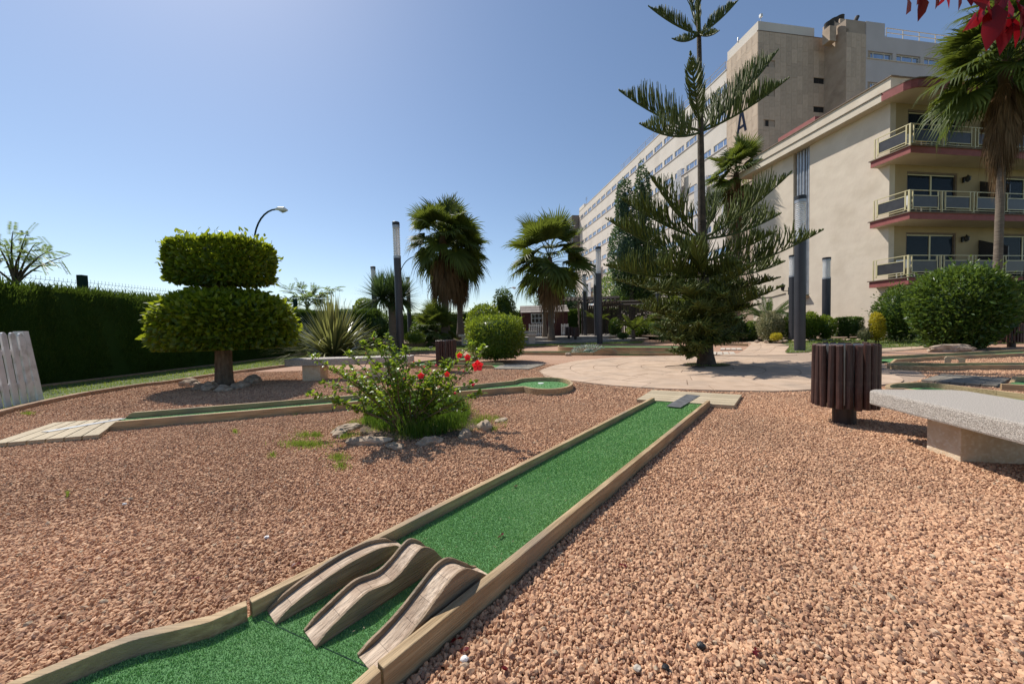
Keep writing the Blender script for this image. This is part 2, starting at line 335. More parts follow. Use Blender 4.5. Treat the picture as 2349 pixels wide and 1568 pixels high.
def bush(name, label, cat, base, rad, n, L, m, W=None, seed=1, shape='ell', amp=.25, group=None, stems=3, lift=0, **kw):
    """a shrub: foliage part and stem part; rad = half sizes; base on the ground"""
    o = thing(name, label, cat, base, 0, group); W = W or L*.45
    cz = rad[2]+lift; V, F, T = foliage((0, 0, cz), rad, n, L, W, seed, shape, amp, **kw)
    V[:, 2] = np.maximum(V[:, 2], .01)
    link('foliage', npmesh('foliage', V, F, T), m, o)
    mb = MB(); r = random.Random(seed)
    for i in range(stems):
        a = r.uniform(0, 6.28); mb.tube([(.06*math.cos(a), .06*math.sin(a), -.05), (.3*rad[0]*math.cos(a), .3*rad[1]*math.sin(a), cz*.9), (.45*rad[0]*math.cos(a), .45*rad[1]*math.sin(a), cz*1.2)], [.03, .02, .01], 5)
    mb.build('stem', 'stem', o, off=(0, 0, 0)); return o
def blades(pts, h, w=.006, lean=.35, tone=None, seed=3, seg2=False):
    """grass blades as thin triangles"""
    n = len(pts); r = np.random.default_rng(seed); a = r.uniform(0, 2*np.pi, n); h = np.broadcast_to(h, n)*r.uniform(.5, 1.25, n)
    s = np.stack([np.cos(a), np.sin(a), 0*a], 1)*np.broadcast_to(w, n)[:, None]/2; b = r.uniform(0, 2*np.pi, n); le = r.uniform(0, lean, n)*h
    t = pts+np.stack([np.cos(b)*le, np.sin(b)*le, h], 1)
    if seg2:
        m = pts+np.stack([np.cos(b)*le*.3, np.sin(b)*le*.3, h*.6], 1)
        V = np.stack([pts-s, pts+s, m+s*.7, m-s*.7, t], 1).reshape(-1, 3); o = np.arange(n)[:, None]*5
        F = np.concatenate([o+np.array([[0, 1, 2]]), o+np.array([[0, 2, 3]]), o+np.array([[3, 2, 4]])]); tt = r.random(n) if tone is None else tone; return V, F, np.tile(tt, 3)
    V = np.stack([pts-s, pts+s, t], 1).reshape(-1, 3); F = np.arange(n*3).reshape(-1, 3); return V, F, (r.random(n) if tone is None else tone)
def scatter_in(poly, n, seed=1):
    r = np.random.default_rng(seed); P_ = np.array([p[:2] for p in poly]); lo, hi = P_.min(0), P_.max(0); q = r.uniform(lo, hi, (n, 2)); return q[inpoly(q[:, 0], q[:, 1], P_)]
def rock(name, label, c, size, seed, rz=0, parent=None, group=None, m='rock', sub=3):
    from mathutils import noise
    bm = bmesh.new(); bmesh.ops.create_icosphere(bm, subdivisions=sub, radius=1)
    for v in bm.verts:
        q = v.co.copy(); k = 1+.35*noise.noise(q*1.3+Vector((seed*7.3, 0, 0)))+.16*noise.noise(q*3.5+Vector((0, seed*3.1, 0)))+.05*noise.noise(q*9)
        v.co = Vector((q.x*k, q.y*k, q.z*k)); v.co.x *= size[0]; v.co.y *= size[1]; v.co.z *= size[2]
    me = bpy.data.meshes.new(name); bm.to_mesh(me); bm.free()
    o = link(name, me, m, parent); o.location = tuple(c); o.rotation_euler = (0, 0, rz)
    if not parent:
        o['label'] = label; o['category'] = 'rock'
        if group: o['group'] = group
    return o
# ------------------------------------------------------------------ ground, terraces, paving, lawns
g0 = sheet('ground', [(-500, -30, -.010), (500, -30, -.010), (500, 1500, -.010), (-500, 1500, -.010)], 'gravel_base')
sheet('lawn', [(-300, -30, -.006), (300, -30, -.006), (300, 12, -.006), (26, 12, -.006), (13, 7, -.006), (3.5, .3, -.006), (-3.5, .3, -.006), (-10.3, 5, -.006), (-300, 5, -.006)], 'lawn_base')  # outer grass sheets: unseen, added to cut ground bounce onto the wing front
sheet('lawn', [(-300, 5, -.006), (-11.2, 5, -.006), (-11.2, 300, -.006), (-300, 300, -.006)], 'lawn_base')
def W2(px, z=0.0): return [tuple(G(x, y, z)[:2]) for x, y in px]
pave_px = [(1236, 851), (1267, 839.6), (1320.7, 828), (1402, 821), (1499.5, 817.5), (1642, 816), (1691, 811), (1711, 800.6), (1724, 787.6), (1694, 780.5), (1600, 779), (1600, 775), (1690, 776.5), (1743, 781), (1782, 786), (1811.5, 794), (1801, 810.4), (1857, 808.6), (2013, 800), (2137, 793), (2138, 798.3), (2013, 808.2), (2030, 838), (2109, 852.6), (2125.8, 864.8), (2103, 875), (2014, 887), (1860, 896.5), (1775.7, 900.4), (1629.5, 897.5), (1496, 893), (1402, 885.8), (1317.5, 876), (1249, 864)]
PAVE = W2(pave_px)
pv = sheet('pavement', [(x, y, .004) for x, y in PAVE], 'paving_joint')
CC = np.array([3.95, 7.95]); gap = .011
def slab(poly, z=.02):
    z += random.uniform(-.002, .002); MB().prism(poly, .0, z).build('paving_slab', 'paving', pv, off=(0, 0, 0), bevel=0)
def outr(a):   # radius of the paved disc in direction a, met with its surveyed outline
    best = 0; d = np.array([math.cos(a), math.sin(a)]); Q = PAVE
    for i in range(len(Q)):
        p = np.array(Q[i])-CC; e = np.array(Q[(i+1) % len(Q)])-np.array(Q[i]); den = d[0]*e[1]-d[1]*e[0]
        if abs(den) < 1e-9: continue
        t = (p[0]*e[1]-p[1]*e[0])/den; u = (p[0]*d[1]-p[1]*d[0])/den
        if t > 0 and -1e-6 <= u <= 1: best = t if best == 0 else min(best, t)
    return best
rings = [.42, .95, 1.5, 2.05, 2.6, 9]
for k in range(5):
    r0_, r1_ = rings[k], rings[k+1]; n = [5, 8, 12, 15, 19][k]; ph = random.uniform(0, 1)
    for j in range(n):
        a0 = 2*math.pi*(j+ph)/n; a1 = 2*math.pi*(j+1+ph)/n; rm = (r0_+min(r1_, 3.2))/2; ga = gap/rm/2; poly = []
        m_ = 5
        for i in range(m_): a = a0+ga+(a1-a0-2*ga)*i/(m_-1); poly.append((a, r0_+gap/2))
        for i in range(m_): a = a1-ga-(a1-a0-2*ga)*i/(m_-1); poly.append((a, (min(3.35, outr(a))-.02) if k == 4 else min(r1_-gap/2, outr(a)-.02)))
        slab([(CC[0]+r*math.cos(a), CC[1]+r*math.sin(a)) for a, r in poly])
# path behind the disc, row by row
LE = [(1402, 821), (1560, 817.5), (1642, 816), (1691, 811), (1703, 805.5), (1711, 800.6), (1719, 793), (1724, 787.6), (1712, 783), (1694, 780.5), (1600, 779)]
RE = [(1857, 822), (1830, 815), (1804, 810.4), (1801, 806), (1807, 800), (1811.5, 794), (1798, 790), (1782, 786), (1743, 782.5), (1700, 778), (1600, 776)]
LEw, REw = W2(LE), W2(RE)
for i in range(1, len(LEw)-1):
    for s in range(3):
        f = lambda A, B, t: (A[0]+(B[0]-A[0])*t, A[1]+(B[1]-A[1])*t)
        e = .004; a, b, c, d = [f(LEw[i], REw[i], s/3+e), f(LEw[i], REw[i], (s+1)/3-e), f(LEw[i+1], REw[i+1], (s+1)/3-e), f(LEw[i+1], REw[i+1], s/3+e)]
        q = lambda A, B: f(A, B, .006)
        slab([q(a, d), q(b, c), q(c, b), q(d, a)], .016)
for i in range(6):   # strip in front of the right lawn
    A, B = W2([(1857+i*47, 808.6-i*2.6), (1857+i*47+46, 808.6-(i+.97)*2.6)]), W2([(1857+i*47+46, 813-i*2.4-(2.4)), (1857+i*47, 813-i*2.4)]); slab([A[0], A[1], B[0], B[1]], .014)
# lawns
KERBL = [(-120, 985), (0, 953), (74.8, 934), (195, 908), (325, 887), (383, 880.5), (498, 862), (646, 842), (780, 827), (928, 812.5), (995, 807.5), (1100, 801.5), (1205, 796.6), (1280, 794), (1467, 789.5), (1560, 787), (1663, 788.2), (1703, 789)]
KW = W2(KERBL)
lawnL = KW[:-3]+[(8.2, 21.6), (-.2, 21.6), (-4, 21.9), (-10.2, 21.9), (-10.2, 3)]
sheet('lawn', [(x, y, .012) for x, y in lawnL], 'lawn_base')
rl_near = [(1777.7, 784.3), (1811.7, 793.4), (1801.7, 809.5), (1857.7, 807.5), (2013, 799), (2137, 793), (2349, 787), (2600, 783)]
rl_far = [(2600, 770), (2300, 773), (2100, 775.5), (1950, 777), (1850, 779), (1777, 782)]
RLW = [G(x, y, .0) for x, y in rl_near]+[P(x, y, Y) for (x, y), Y in zip(rl_far, [15.2, 15.4, 15.6, 15.8, 16.2, 17])]
RLW = [np.array([p[0], p[1], max(p[2], 0)+.014]) for p in RLW]
sheet('lawn', RLW, 'lawn_base')
# planting bed along the hotel wing and the back terraces
bed = [P(1580, 777, 21.5), P(1690, 776, 19.5), P(1777, 779, 17.2), P(1850, 777, 16.2), P(1950, 775.5, 15.8), P(2100, 773.5, 15.6), P(2300, 771, 15.4), P(2600, 769, 15.2)]
bed2 = [(32, 16.5, .3), (20, 18.2, .32), (15, 26, .32), (13, 34, .32), (10, 34, .32), (9, 24, .3)]
sheet('planting_bed', [(p[0], p[1], max(p[2], .03)) for p in bed]+bed2, 'bed_soil')
MB().prism([(.35, 21.9), (7.4, 21.9), (8.3, 22.9), (9.2, 23.4), (9.2, 60), (.35, 60)], -.02, .15).build('terrace_step', 'terrace_stone', kind='structure', bevel=.01)
MB().prism([(.36, 23.7), (6.6, 23.7), (7.6, 24.9), (8.9, 25.3), (8.9, 60), (.36, 60)], .151, .34).build('terrace', 'terrace_stone', kind='structure', bevel=.01)
MB().prism([(-10.3, 22.2), (-6, 21.95), (.33, 21.95), (.33, 60), (-10.3, 60)], -.02, .28).build('raised_bed', 'bed_soil', kind='structure')
# ------------------------------------------------------------------ timber borders
def beam(par, p, q, w, z0, z1, m='timber', name='border_beam', cut0=0, cut1=0, bev=.004):
    p = np.array(p[:2]); q = np.array(q[:2]); L = float(np.linalg.norm(q-p)); a = math.atan2(*(q-p)[::-1]); mb = MB()
    prof = [(0, z0), (L, z0), (L, z1 if not cut1 else z0+.3*(z1-z0)), (L-cut1, z1), (cut0, z1), (0, z1 if not cut0 else z0+.3*(z1-z0))]
    pr = []; [pr.append(t) for t in prof if not pr or t != pr[-1]]
    V = [(x, -w/2, z) for x, z in pr]+[(x, w/2, z) for x, z in pr]; n = len(pr)
    mb.add(V, [tuple(range(n)), tuple(range(2*n-1, n-1, -1))]+[(i, n+i, n+(i+1) % n, (i+1) % n) for i in range(n)])
    o = mb.build(name, m, par, off=(0, 0, 0), bevel=bev); bl = par.location if par else (0, 0, 0)
    o.location = (p[0]-bl[0], p[1]-bl[1], 0); o.rotation_euler = (0, 0, a); return o
def ribbon(par, pts, w, z0, z1, m='timber', name='curved_border', closed=False, bev=.003):
    P_ = np.array([p[:2] for p in pts]); n = len(P_); nx = np.roll(P_, -1, 0); pv_ = np.roll(P_, 1, 0)
    if not closed: nx[-1] = P_[-1]; pv_[0] = P_[0]
    t = unit(nx-pv_); s = np.stack([t[:, 1], -t[:, 0]], 1); L_, R_ = P_-s*w/2, P_+s*w/2; V = []
    for i in range(n): V += [(*L_[i], z0), (*R_[i], z0), (*R_[i], z1), (*L_[i], z1)]
    F = []
    for i in range(n if closed else n-1):
        j = (i+1) % n
        for k in range(4): F.append((4*i+k, 4*i+(k+1) % 4, 4*j+(k+1) % 4, 4*j+k))
    if not closed: F += [(3, 2, 1, 0), (4*n-4, 4*n-3, 4*n-2, 4*n-1)]
    return MB().add(V, F).build(name, m, par, bevel=bev)
def smoothp(pts, k=4):
    P_ = np.array([p[:2] for p in pts], float); out = []
    for i in range(len(P_)-1):
        a, b, c, d = P_[max(i-1, 0)], P_[i], P_[i+1], P_[min(i+2, len(P_)-1)]
        for j in range(k): t = j/k; out.append(.5*((2*b)+(c-a)*t+(2*a-5*b+4*c-d)*t*t+(3*b-a-3*c+d)*t**3))
    return out+[P_[-1]]
def turf(par, poly, z, density=0, h=.011, seed=1):
    c = par.location; sheet('turf', [(x-c[0], y-c[1], z) for x, y in [p[:2] for p in poly]], 'turf_base', kind='stuff', parent=par)
    if density:
        A = np.array([p[:2] for p in poly]); area = np.prod(A.max(0)-A.min(0)); q = scatter_in(poly, int(area*density), seed)
        dist = np.hypot(q[:, 0], q[:, 1]); keep = np.random.default_rng(seed).random(len(q)) < np.clip(2.4/dist**1.5, .05, 1); q = q[keep]; dist = dist[keep]
        pts = np.column_stack([q[:, 0]-c[0], q[:, 1]-c[1], np.full(len(q), z)])
        V, F, T = blades(pts, h*np.clip(dist/2, 1, 1.2), .0028*np.clip(dist/1.6, .8, 3), .7, seed=seed, tone=np.random.default_rng(5).random(len(q))**2)
        link('turf_pile', npmesh('turf_pile', V, F, T), 'turf_blade', par, kind='stuff')
ZT, ZG, BW = .085, .03, .034
EXC = [PAVE, lawnL, [p[:2] for p in RLW], [(-40, 22), (40, 22), (40, 90), (-40, 90)]]
# --- near lane with the three ramps
lane = thing('golf_lane', 'long green mini golf lane in the foreground with timber borders, three ramps on it', 'mini golf lane', (0, 2.2, 0))
mid = lambda a, b, z=ZT: (G(*a, z)[:2]+G(*b, z)[:2])/2
L0, L2 = mid((562.9, 1374.9), (579.4, 1379.8)), mid((1496, 909.5), (1504.4, 911)); L1 = L0+(L2-L0)*.60; R0, R3 = mid((857, 1521.4), (881.3, 1531)), mid((1621, 916), (1632, 917))
R1 = mid((1480, 1024.5), (1497, 1026)); ud = (L2-L0)/np.linalg.norm(L2-L0); vd = np.array([ud[1], -ud[0]])
tq = np.dot(R1-R0, ud)
e_ = ud*.0015
beam(lane, L0+ud*.004, L1-e_, BW, -.02, ZT); beam(lane, L1+e_, L2, BW, -.02, ZT, cut1=.03)
beam(lane, R0+ud*.004, R0+(R3-R0)*(tq/np.linalg.norm(R3-R0))-e_, BW, -.02, ZT); beam(lane, R0+(R3-R0)*(tq/np.linalg.norm(R3-R0))+e_, R3, BW, -.02, ZT, cut1=.03)
inn = lambda a, z=ZT: G(*a, z)[:2]
nl = [inn((568, 1380)), inn((483, 1417)), inn((400, 1437)), inn((303, 1460)), inn((165, 1513)), inn((0, 1580)), inn((-260, 1700))]
ribbon(lane, [nl[0]-ud*.003, nl[0]*.5+nl[1]*.5]+smoothp(nl[1:]), BW, -.02, ZT, m='timber')
rn = inn((846, 1531)); rn2 = inn((790, 1580)); rdir = (rn2-rn)/np.linalg.norm(rn2-rn); beam(lane, R0-ud*.004, R0-ud*.004+rdir*.5, BW, -.02, ZT)
TP = [L2, R3, R0, R0+rdir*.5, nl[-1], nl[4], nl[3], nl[2], nl[1], L0]
turf(lane, TP, ZG, 95000, .006)
EXC.append([L2-vd*.02, R3+vd*.02, R0+vd*.025, R0+rdir*.5+np.array([.03, 0]), nl[-1]-np.array([.03, .01]), nl[4]-np.array([.02, -.02]), nl[3]-np.array([.01, -.02]), nl[2]-np.array([0, -.02]), nl[1]-np.array([0, -.02]), L0-vd*.02])
# seams in the turf: far one a raised lip, near one dark to paint the gap's shadow
for tt, sw in ((0.0, 1), ((L2-L0)@ud*.56, .5)):
    a_ = L0+ud*tt+vd*.02; b_ = a_+vd*.48
    if tt == 0: a_, b_ = G(603, 1422, ZG)[:2], G(838, 1529, ZG)[:2]
    mb = MB(); V = []
    mb.prism([a_, b_, b_+ud*.003*sw, a_+ud*.003*sw], ZG-.002, ZG+(.003*sw if tt else .0015)).build('turf_seam', 'fence_green' if tt == 0 else 'turf_base', lane)
# start platform of boards with a metal strip
def deck(par, c4, n, z0, z1, m='deck_wood', gapd=.006, bev=.003, groove=True):
    """boards across quad c4 = [a, b, c, d]; boards run a->b, stacked from ab to dc"""
    a, b, c, d = [np.array(p[:2], float) for p in c4]
    for i in range(n):
        t0, t1 = i/n, (i+1)/n; p = a+(d-a)*t0; q = b+(c-b)*t0; r = b+(c-b)*t1; s = a+(d-a)*t1
        g_ = (s-p)/np.linalg.norm(s-p)*gapd/2; ang = math.atan2(*(q-p)[::-1]); ca, sa = math.cos(-ang), math.sin(-ang)
        loc = [((v-p)[0]*ca-(v-p)[1]*sa, (v-p)[0]*sa+(v-p)[1]*ca) for v in (p+g_, q+g_, r-g_, s-g_)]
        o = MB().prism(loc, z0, z1).build('deck_board', m, par, off=(0, 0, 0), bevel=bev); bl = par.location if par else (0, 0, 0)
        o.location = (p[0]-bl[0], p[1]-bl[1], 0); o.rotation_euler = (0, 0, ang)
def plate(par, px, z, m='plate', name='metal_strip', t=.003):
    pts = [G(x, y, z)[:2] for x, y in px]; MB().prism(pts, z-t, z).build(name, m, par)
dk = thing('start_platform', 'pale board start platform between the near green lane and the round pavement', 'wooden platform', G(1580, 915, 0))
D4 = [G(x, y, .045)[:2] for x, y in [(1460, 915.5), (1684, 929.5), (1701.6, 904.5), (1496, 893.5)]]
deck(dk, [D4[0], D4[1], D4[2], D4[3]], 5, .005, .045, gapd=.012)
plate(lane, [(1528, 930.6), (1560.6, 934), (1606, 906.5), (1575, 903.8)], .05); EXC.append(D4)
# ramps
def ramp(label, near, width, prof, L=.487, seed=1):
    near = np.array(near); o = thing('wooden_ramp', label, 'ramp', (near[0], near[1], ZG), 0, 'wooden wave ramps across the near lane'); an = math.atan2(ud[1], ud[0])
    prof = [(t, h*.80) for t, h in prof]; T_, H_ = zip(*prof); ts = np.linspace(0, 1, 33)
    def cub(t):
        i = max(0, min(len(T_)-2, int(np.searchsorted(T_, t, side='right')-1))); a = max(i-1, 0); d = min(i+2, len(T_)-1)
        u = (t-T_[i])/(T_[i+1]-T_[i]); m0 = (H_[i+1]-H_[a])/(T_[i+1]-T_[a])*(T_[i+1]-T_[i]); m1 = (H_[d]-H_[i])/(T_[d]-T_[i])*(T_[i+1]-T_[i])
        return (2*u**3-3*u*u+1)*H_[i]+(u**3-2*u*u+u)*m0+(-2*u**3+3*u*u)*H_[i+1]+(u**3-u*u)*m1
    hs = np.array([max(cub(t), .004) for t in ts]); th = .011
    for sd in (-1, 1):
        rim = .017*np.clip(np.sin(np.pi*np.clip(ts*1.02, 0, 1))*3+.25, 0, 1); y0 = sd*width/2-th/2; V = []
        for t, h, rm in zip(ts, hs, rim): V += [(t*L, y0, 0), (t*L, y0+th, 0), (t*L, y0+th, h+rm), (t*L, y0, h+rm)]
        F = [(4*i+k, 4*i+(k+1) % 4, 4*i+4+(k+1) % 4, 4*i+4+k) for i in range(32) for k in range(4)]+[(3, 2, 1, 0), (128, 129, 130, 131)]
        b = MB().add(V, F).build('side_board', 'ramp_side', o, off=(0, 0, 0), bevel=.0022, smooth=False); b.rotation_euler = (0, 0, an)
    rr = random.Random(seed); cuts = [0]+[c_+rr.uniform(-.035, .035) for c_ in (.14, .3, .44, .58, .74, .88)]+[1]; wy = width/2-th/2-.0015
    for j in range(len(cuts)-1):
        sp = rr.choice([0, rr.uniform(-.35, .35), rr.uniform(-.35, .35)])*wy
        for y0, y1 in ([(-wy, wy)] if sp == 0 else [(-wy, sp-.0006), (sp+.0006, wy)]):
            n = 5; V = []
            for k in range(n):
                t = cuts[j]+.0008+(cuts[j+1]-cuts[j]-.0016)*k/(n-1); h = max(cub(t), .004)
                V += [(t*L, y0, max(h-.02, 0)), (t*L, y1, max(h-.02, 0)), (t*L, y1, h), (t*L, y0, h)]
            F = [(4*i+k, 4*i+(k+1) % 4, 4*i+4+(k+1) % 4, 4*i+4+k) for i in range(n-1) for k in range(4)]+[(3, 2, 1, 0), (4*n-4, 4*n-3, 4*n-2, 4*n-1)]
            b = MB().add(V, F).build('floor_plank', 'ramp_wood', o, off=(0, 0, 0)); b.rotation_euler = (0, 0, an)
    return o
nr = lambda a, b: (G(*a, ZG)[:2]+G(*b, ZG)[:2])/2
ac = lambda x, y: (528.5+x*.275, 1203.8+y*.275)
ramp('arched wooden ramp with one long low hump, nearest the left border', nr(ac(295, 745), ac(392, 815)), .082, [(0, .006), (.1, .026), (.25, .052), (.45, .074), (.6, .078), (.75, .070), (.88, .045), (.95, .022), (1, .012)], .50, 1)
ramp('wooden ramp with two humps standing between the other two ramps', nr(ac(578, 905), ac(748, 1015)), .09, [(0, .006), (.12, .032), (.25, .062), (.34, .076), (.42, .068), (.52, .056), (.62, .076), (.72, .112), (.8, .126), (.88, .095), (.95, .05), (1, .012)], .50, 2)
ramp('cracked wooden ramp with one steep tall hump beside the right border', nr(ac(1045, 1140), ac(1215, 1215)), .095, [(0, .004), (.15, .018), (.3, .048), (.45, .092), (.57, .126), (.66, .136), (.74, .120), (.84, .07), (.93, .026), (1, .008)], .49, 3)
# --- second lane running away to the left
ZB = .1
l2 = thing('golf_lane', 'long narrow green lane on the left behind the hibiscus, ending in a round hole', 'mini golf lane', G(763, 940, 0))
nN, nF = [G(*q, ZB)[:2] for q in [(240, 968), (763, 924.8), (1040, 898), (1201.6, 885.5)]], [G(*q, ZB)[:2] for q in [(280, 947), (763.4, 909.5), (1030, 887.5), (1179, 872.4)]]
for q, c0 in ((nN, .10), (nF, .10)):
    for i in range(3): beam(l2, q[i]+(q[i+1]-q[i])*.001, q[i+1]-(q[i+1]-q[i])*.002, .04, -.02, ZB, cut0=c0 if i == 0 else 0)
cp = [nF[3]]+[G(*q, ZB)[:2] for q in [(1194, 868), (1222, 865.6), (1261, 865), (1294, 868), (1311, 876), (1306, 884), (1285, 889.5), (1255, 891.5), (1225, 890)]]+[nN[3]]
cps = smoothp(cp); ribbon(l2, cps, .04, -.02, ZB)
T2 = nN+cp[::-1]+nF[::-1]; turf(l2, T2, ZG, 6000, .012, 2); EXC.append([p*1.0 for p in T2])
o = MB().lathe([(.055, ZG+.002), (.052, ZG+.006)], 20, G(1241, 879, ZG)[:2]).build('hole_cup', 'white_frame', l2)
dk2 = thing('start_platform', 'weathered board platform with a metal strip at the left edge', 'wooden platform', G(130, 990, 0))
D2 = [G(*q, .045)[:2] for q in [(282, 957.5), (228, 996), (-30, 1018), (122, 968.5)]]
deck(dk2, [D2[0], D2[1], D2[2], D2[3]], 6, .005, .045, gapd=.012); EXC.append(D2)
plate(dk2, [(94, 989.5), (112, 989.5), (290, 959), (276, 959)], .05, 'steel')
# --- right hand lanes
rc = lambda x, y: (1996.65+x*.18722, 704.7+y*.18722)
def lane_from(label, borders, turfpoly, z=.09, zt=.02, w=.045, m='timber', dens=0, base=None):
    o = thing('golf_lane', label, 'mini golf lane', G(*base, 0) if base else (0, 0, 0))
    for bd in borders:
        kind, px = bd[0], bd[1]; q = [G(*p, z)[:2] for p in px]
        if kind == 'c': ribbon(o, smoothp(q), w, -.02, z, m)
        else:
            for i in range(len(q)-1): beam(o, q[i], q[i+1]-(q[i+1]-q[i])*.002, w, -.02, z, m, cut0=bd[2] if len(bd) > 2 and i == 0 else 0)
    tp = [G(*p, z)[:2] for p in turfpoly]; turf(o, tp, zt, dens); EXC.append(tp); return o
R = lambda L_: [rc(*p) for p in L_]
lane_from('far right green lane running past the big round bush, with a cut timber end', [('b', R([(-160, 612), (300, 590), (900, 562), (1882, 513)])), ('b', R([(250, 636), (900, 597), (1520, 573), (2100, 548)]), .15)],
          R([(-160, 615), (900, 562), (1882, 513), (2100, 548), (900, 597), (250, 636), (60, 650), (-160, 655)]), base=rc(900, 600))
arch = lane_from('right hand lane whose rounded end holds a block with an arched hole', [('c', R([(1175, 678), (885, 683), (640, 676), (400, 673), (270, 678), (225, 692), (290, 706), (420, 713), (640, 720), (880, 722), (1075, 716)])), ('b', R([(1078, 715), (1165, 709), (1882, 706), (2300, 706)])), ('b', R([(1180, 677), (1882, 676), (2300, 676)]))],
          R([(1180, 678), (400, 673), (270, 678), (225, 692), (290, 706), (640, 720), (1075, 716), (1165, 709), (2300, 706), (2300, 676)]), base=rc(800, 700))
A_, B_ = G(*rc(905, 707), .02)[:2], G(*rc(1160, 715), .02)[:2]; ab = B_-A_; Lb = float(np.linalg.norm(ab)); bz = .20
prof = [(0, .02), (Lb*.44, .02)]+[(Lb*.5-.055*math.cos(a), .10+.055*math.sin(a)) for a in np.linspace(0, math.pi, 9)]+[(Lb*.56, .02), (Lb, .02), (Lb, bz-.03), (Lb-.03, bz-.02), (.03, bz), (0, bz-.03)]
me_ = MB().add([(x, -.02, z) for x, z in prof]+[(x, .02, z) for x, z in prof], [tuple(range(len(prof))), tuple(range(2*len(prof)-1, len(prof)-1, -1))]+[(i, len(prof)+i, len(prof)+(i+1) % len(prof), (i+1) % len(prof)) for i in range(len(prof))]).mesh('b')
bo = link('arched_block', me_, 'timber_top', arch); bo.location = (A_[0]-arch.location[0], A_[1]-arch.location[1], 0); bo.rotation_euler = (0, 0, math.atan2(ab[1], ab[0]))
lane_from('curved green lane end directly behind the right terrazzo bench', [('c', R([(420, 990), (300, 992), (225, 980), (215, 955), (300, 930), (600, 918), (800, 928), (1000, 950), (1280, 985), (1565, 1018)])), ('b', R([(1567, 1018), (1882, 1056), (2300, 1110)])), ('b', R([(420, 992), (900, 1050), (1600, 1150), (2300, 1260)]))],
          R([(420, 990), (300, 992), (225, 980), (215, 955), (300, 930), (600, 918), (800, 928), (1000, 950), (1565, 1018), (1882, 1056), (2300, 1110), (2300, 1260), (900, 1050)]), base=rc(800, 1000), dens=4000)
lane_from('green lane starting at the dark boards by the right edge', [('b', R([(1600, 935), (2100, 960)])), ('b', R([(1730, 858), (1820, 845), (2200, 850)]), .1)], R([(1600, 935), (2100, 960), (2200, 850), (1820, 845), (1730, 862)]), base=rc(1800, 900))
dk3 = thing('start_platform', 'dark weathered board platform in tree shade behind the right bench', 'wooden platform', G(*rc(1150, 890), 0))
D3 = [G(*rc(*q), .04)[:2] for q in [(870, 815), (620, 885), (1550, 955), (1730, 862)]]; deck(dk3, D3, 5, .0, .04, 'dark_deck'); EXC.append(D3)
plate(dk3, R([(1000, 862), (1060, 880), (1560, 893), (1660, 880)]), .045, 'steel')
tl = thing('start_platform', 'pale paving strip at the cut end of the far right lane', 'platform', G(*rc(150, 660), 0)); deck(tl, [G(*rc(*q), .02)[:2] for q in [(-150, 655), (-150, 680), (180, 680), (240, 660)]], 2, 0, .02, 'pale_conc')
# --- lanes in the middle distance (behind the hibiscus and left of the tree)
lane_from('short green lane beside the left litter bin, ending at a grey platform', [('b', [(1161, 831.5), (974, 831)], .1), ('b', [(1138, 837), (937, 837)], .12)], [(1161, 831), (974, 831), (937, 837), (1138, 837)], base=(1050, 834))
lane_from('small green lane with a rounded timber end behind the left litter bin', [('b', [(930, 833), (995, 824)]), ('c', [(995, 824), (1040, 819), (1070, 815.5), (1090, 815), (1092, 819), (1075, 823.5), (1040, 825)])], [(930, 833), (995, 824), (1070, 815.5), (1092, 818), (1040, 825)], base=(1060, 820))
dk4 = thing('start_platform', 'grey board platform on gravel left of the round pavement', 'wooden platform', G(1200, 840, 0))
D5 = [G(*q, .03)[:2] for q in [(1153, 834.6), (1132, 844.6), (1214, 845.6), (1250, 834.6)]]; deck(dk4, D5, 4, 0, .03, 'dark_deck'); EXC.append(D5)
plate(dk4, [(1158, 837.6), (1154, 840), (1196, 840.3), (1209, 838)], .035, 'steel')
hump = lane_from('low far lane with a small ramp hump in front of the terraces', [('b', [(1193, 807.6), (1361, 808.6)]), ('b', [(1444, 808.6), (1558, 809.6)]), ('b', [(1193, 804.6), (1366, 805)]), ('b', [(1444, 805), (1558, 806)])], [(1193, 804.5), (1558, 806), (1558, 809.6), (1193, 807.6)], base=(1300, 808))
for yy in (808.8, 805.2):
    q = [G(x, y, .085) for x, y in [(1361, yy), (1444, yy)]]; a_, b_ = q[0][:2], q[1][:2]; Lh = np.linalg.norm(b_-a_); pf = [(0, 0), (Lh, 0), (Lh, .085), (Lh*.68, .085), (Lh*.5, .24), (Lh*.25, .24), (0, .085)]
    me_ = MB().add([(x, -.02, z) for x, z in pf]+[(x, .02, z) for x, z in pf], [tuple(range(7)), tuple(range(13, 6, -1))]+[(i, 7+i, 7+(i+1) % 7, (i+1) % 7) for i in range(7)]).mesh('b'); bo = link('ramp_board', me_, 'timber', hump)
    bo.location = (a_[0]-hump.location[0], a_[1]-hump.location[1], 0); bo.rotation_euler = (0, 0, math.atan2(*(b_-a_)[::-1]))
q = [G(1379, 809, .085)[:2], G(1408, 809, .085)[:2], G(1412, 805.4, .085)[:2], G(1384, 805.4, .085)[:2]]; c_ = hump.location
sheet('ramp_turf', [(q[0][0]-c_[0], q[0][1]-c_[1], .2), (q[1][0]-c_[0], q[1][1]-c_[1], .09), (q[2][0]-c_[0], q[2][1]-c_[1], .09), (q[3][0]-c_[0], q[3][1]-c_[1], .2)], 'turf_base', kind='stuff', parent=hump)
lane_from('raised far lane with tall timber sides and a rounded end', [('c', [(1330, 795.5), (1300, 795), (1284, 794.4), (1280.6, 793), (1284, 791.8), (1300, 791.4), (1330, 791.6)]), ('b', [(1330, 795.5), (1440, 796), (1565, 796.6)]), ('b', [(1330, 791.6), (1565, 792.6)])], [(1282, 793), (1300, 791.4), (1565, 792.6), (1565, 796.6), (1300, 795)], z=.2, zt=.16, base=(1400, 800))
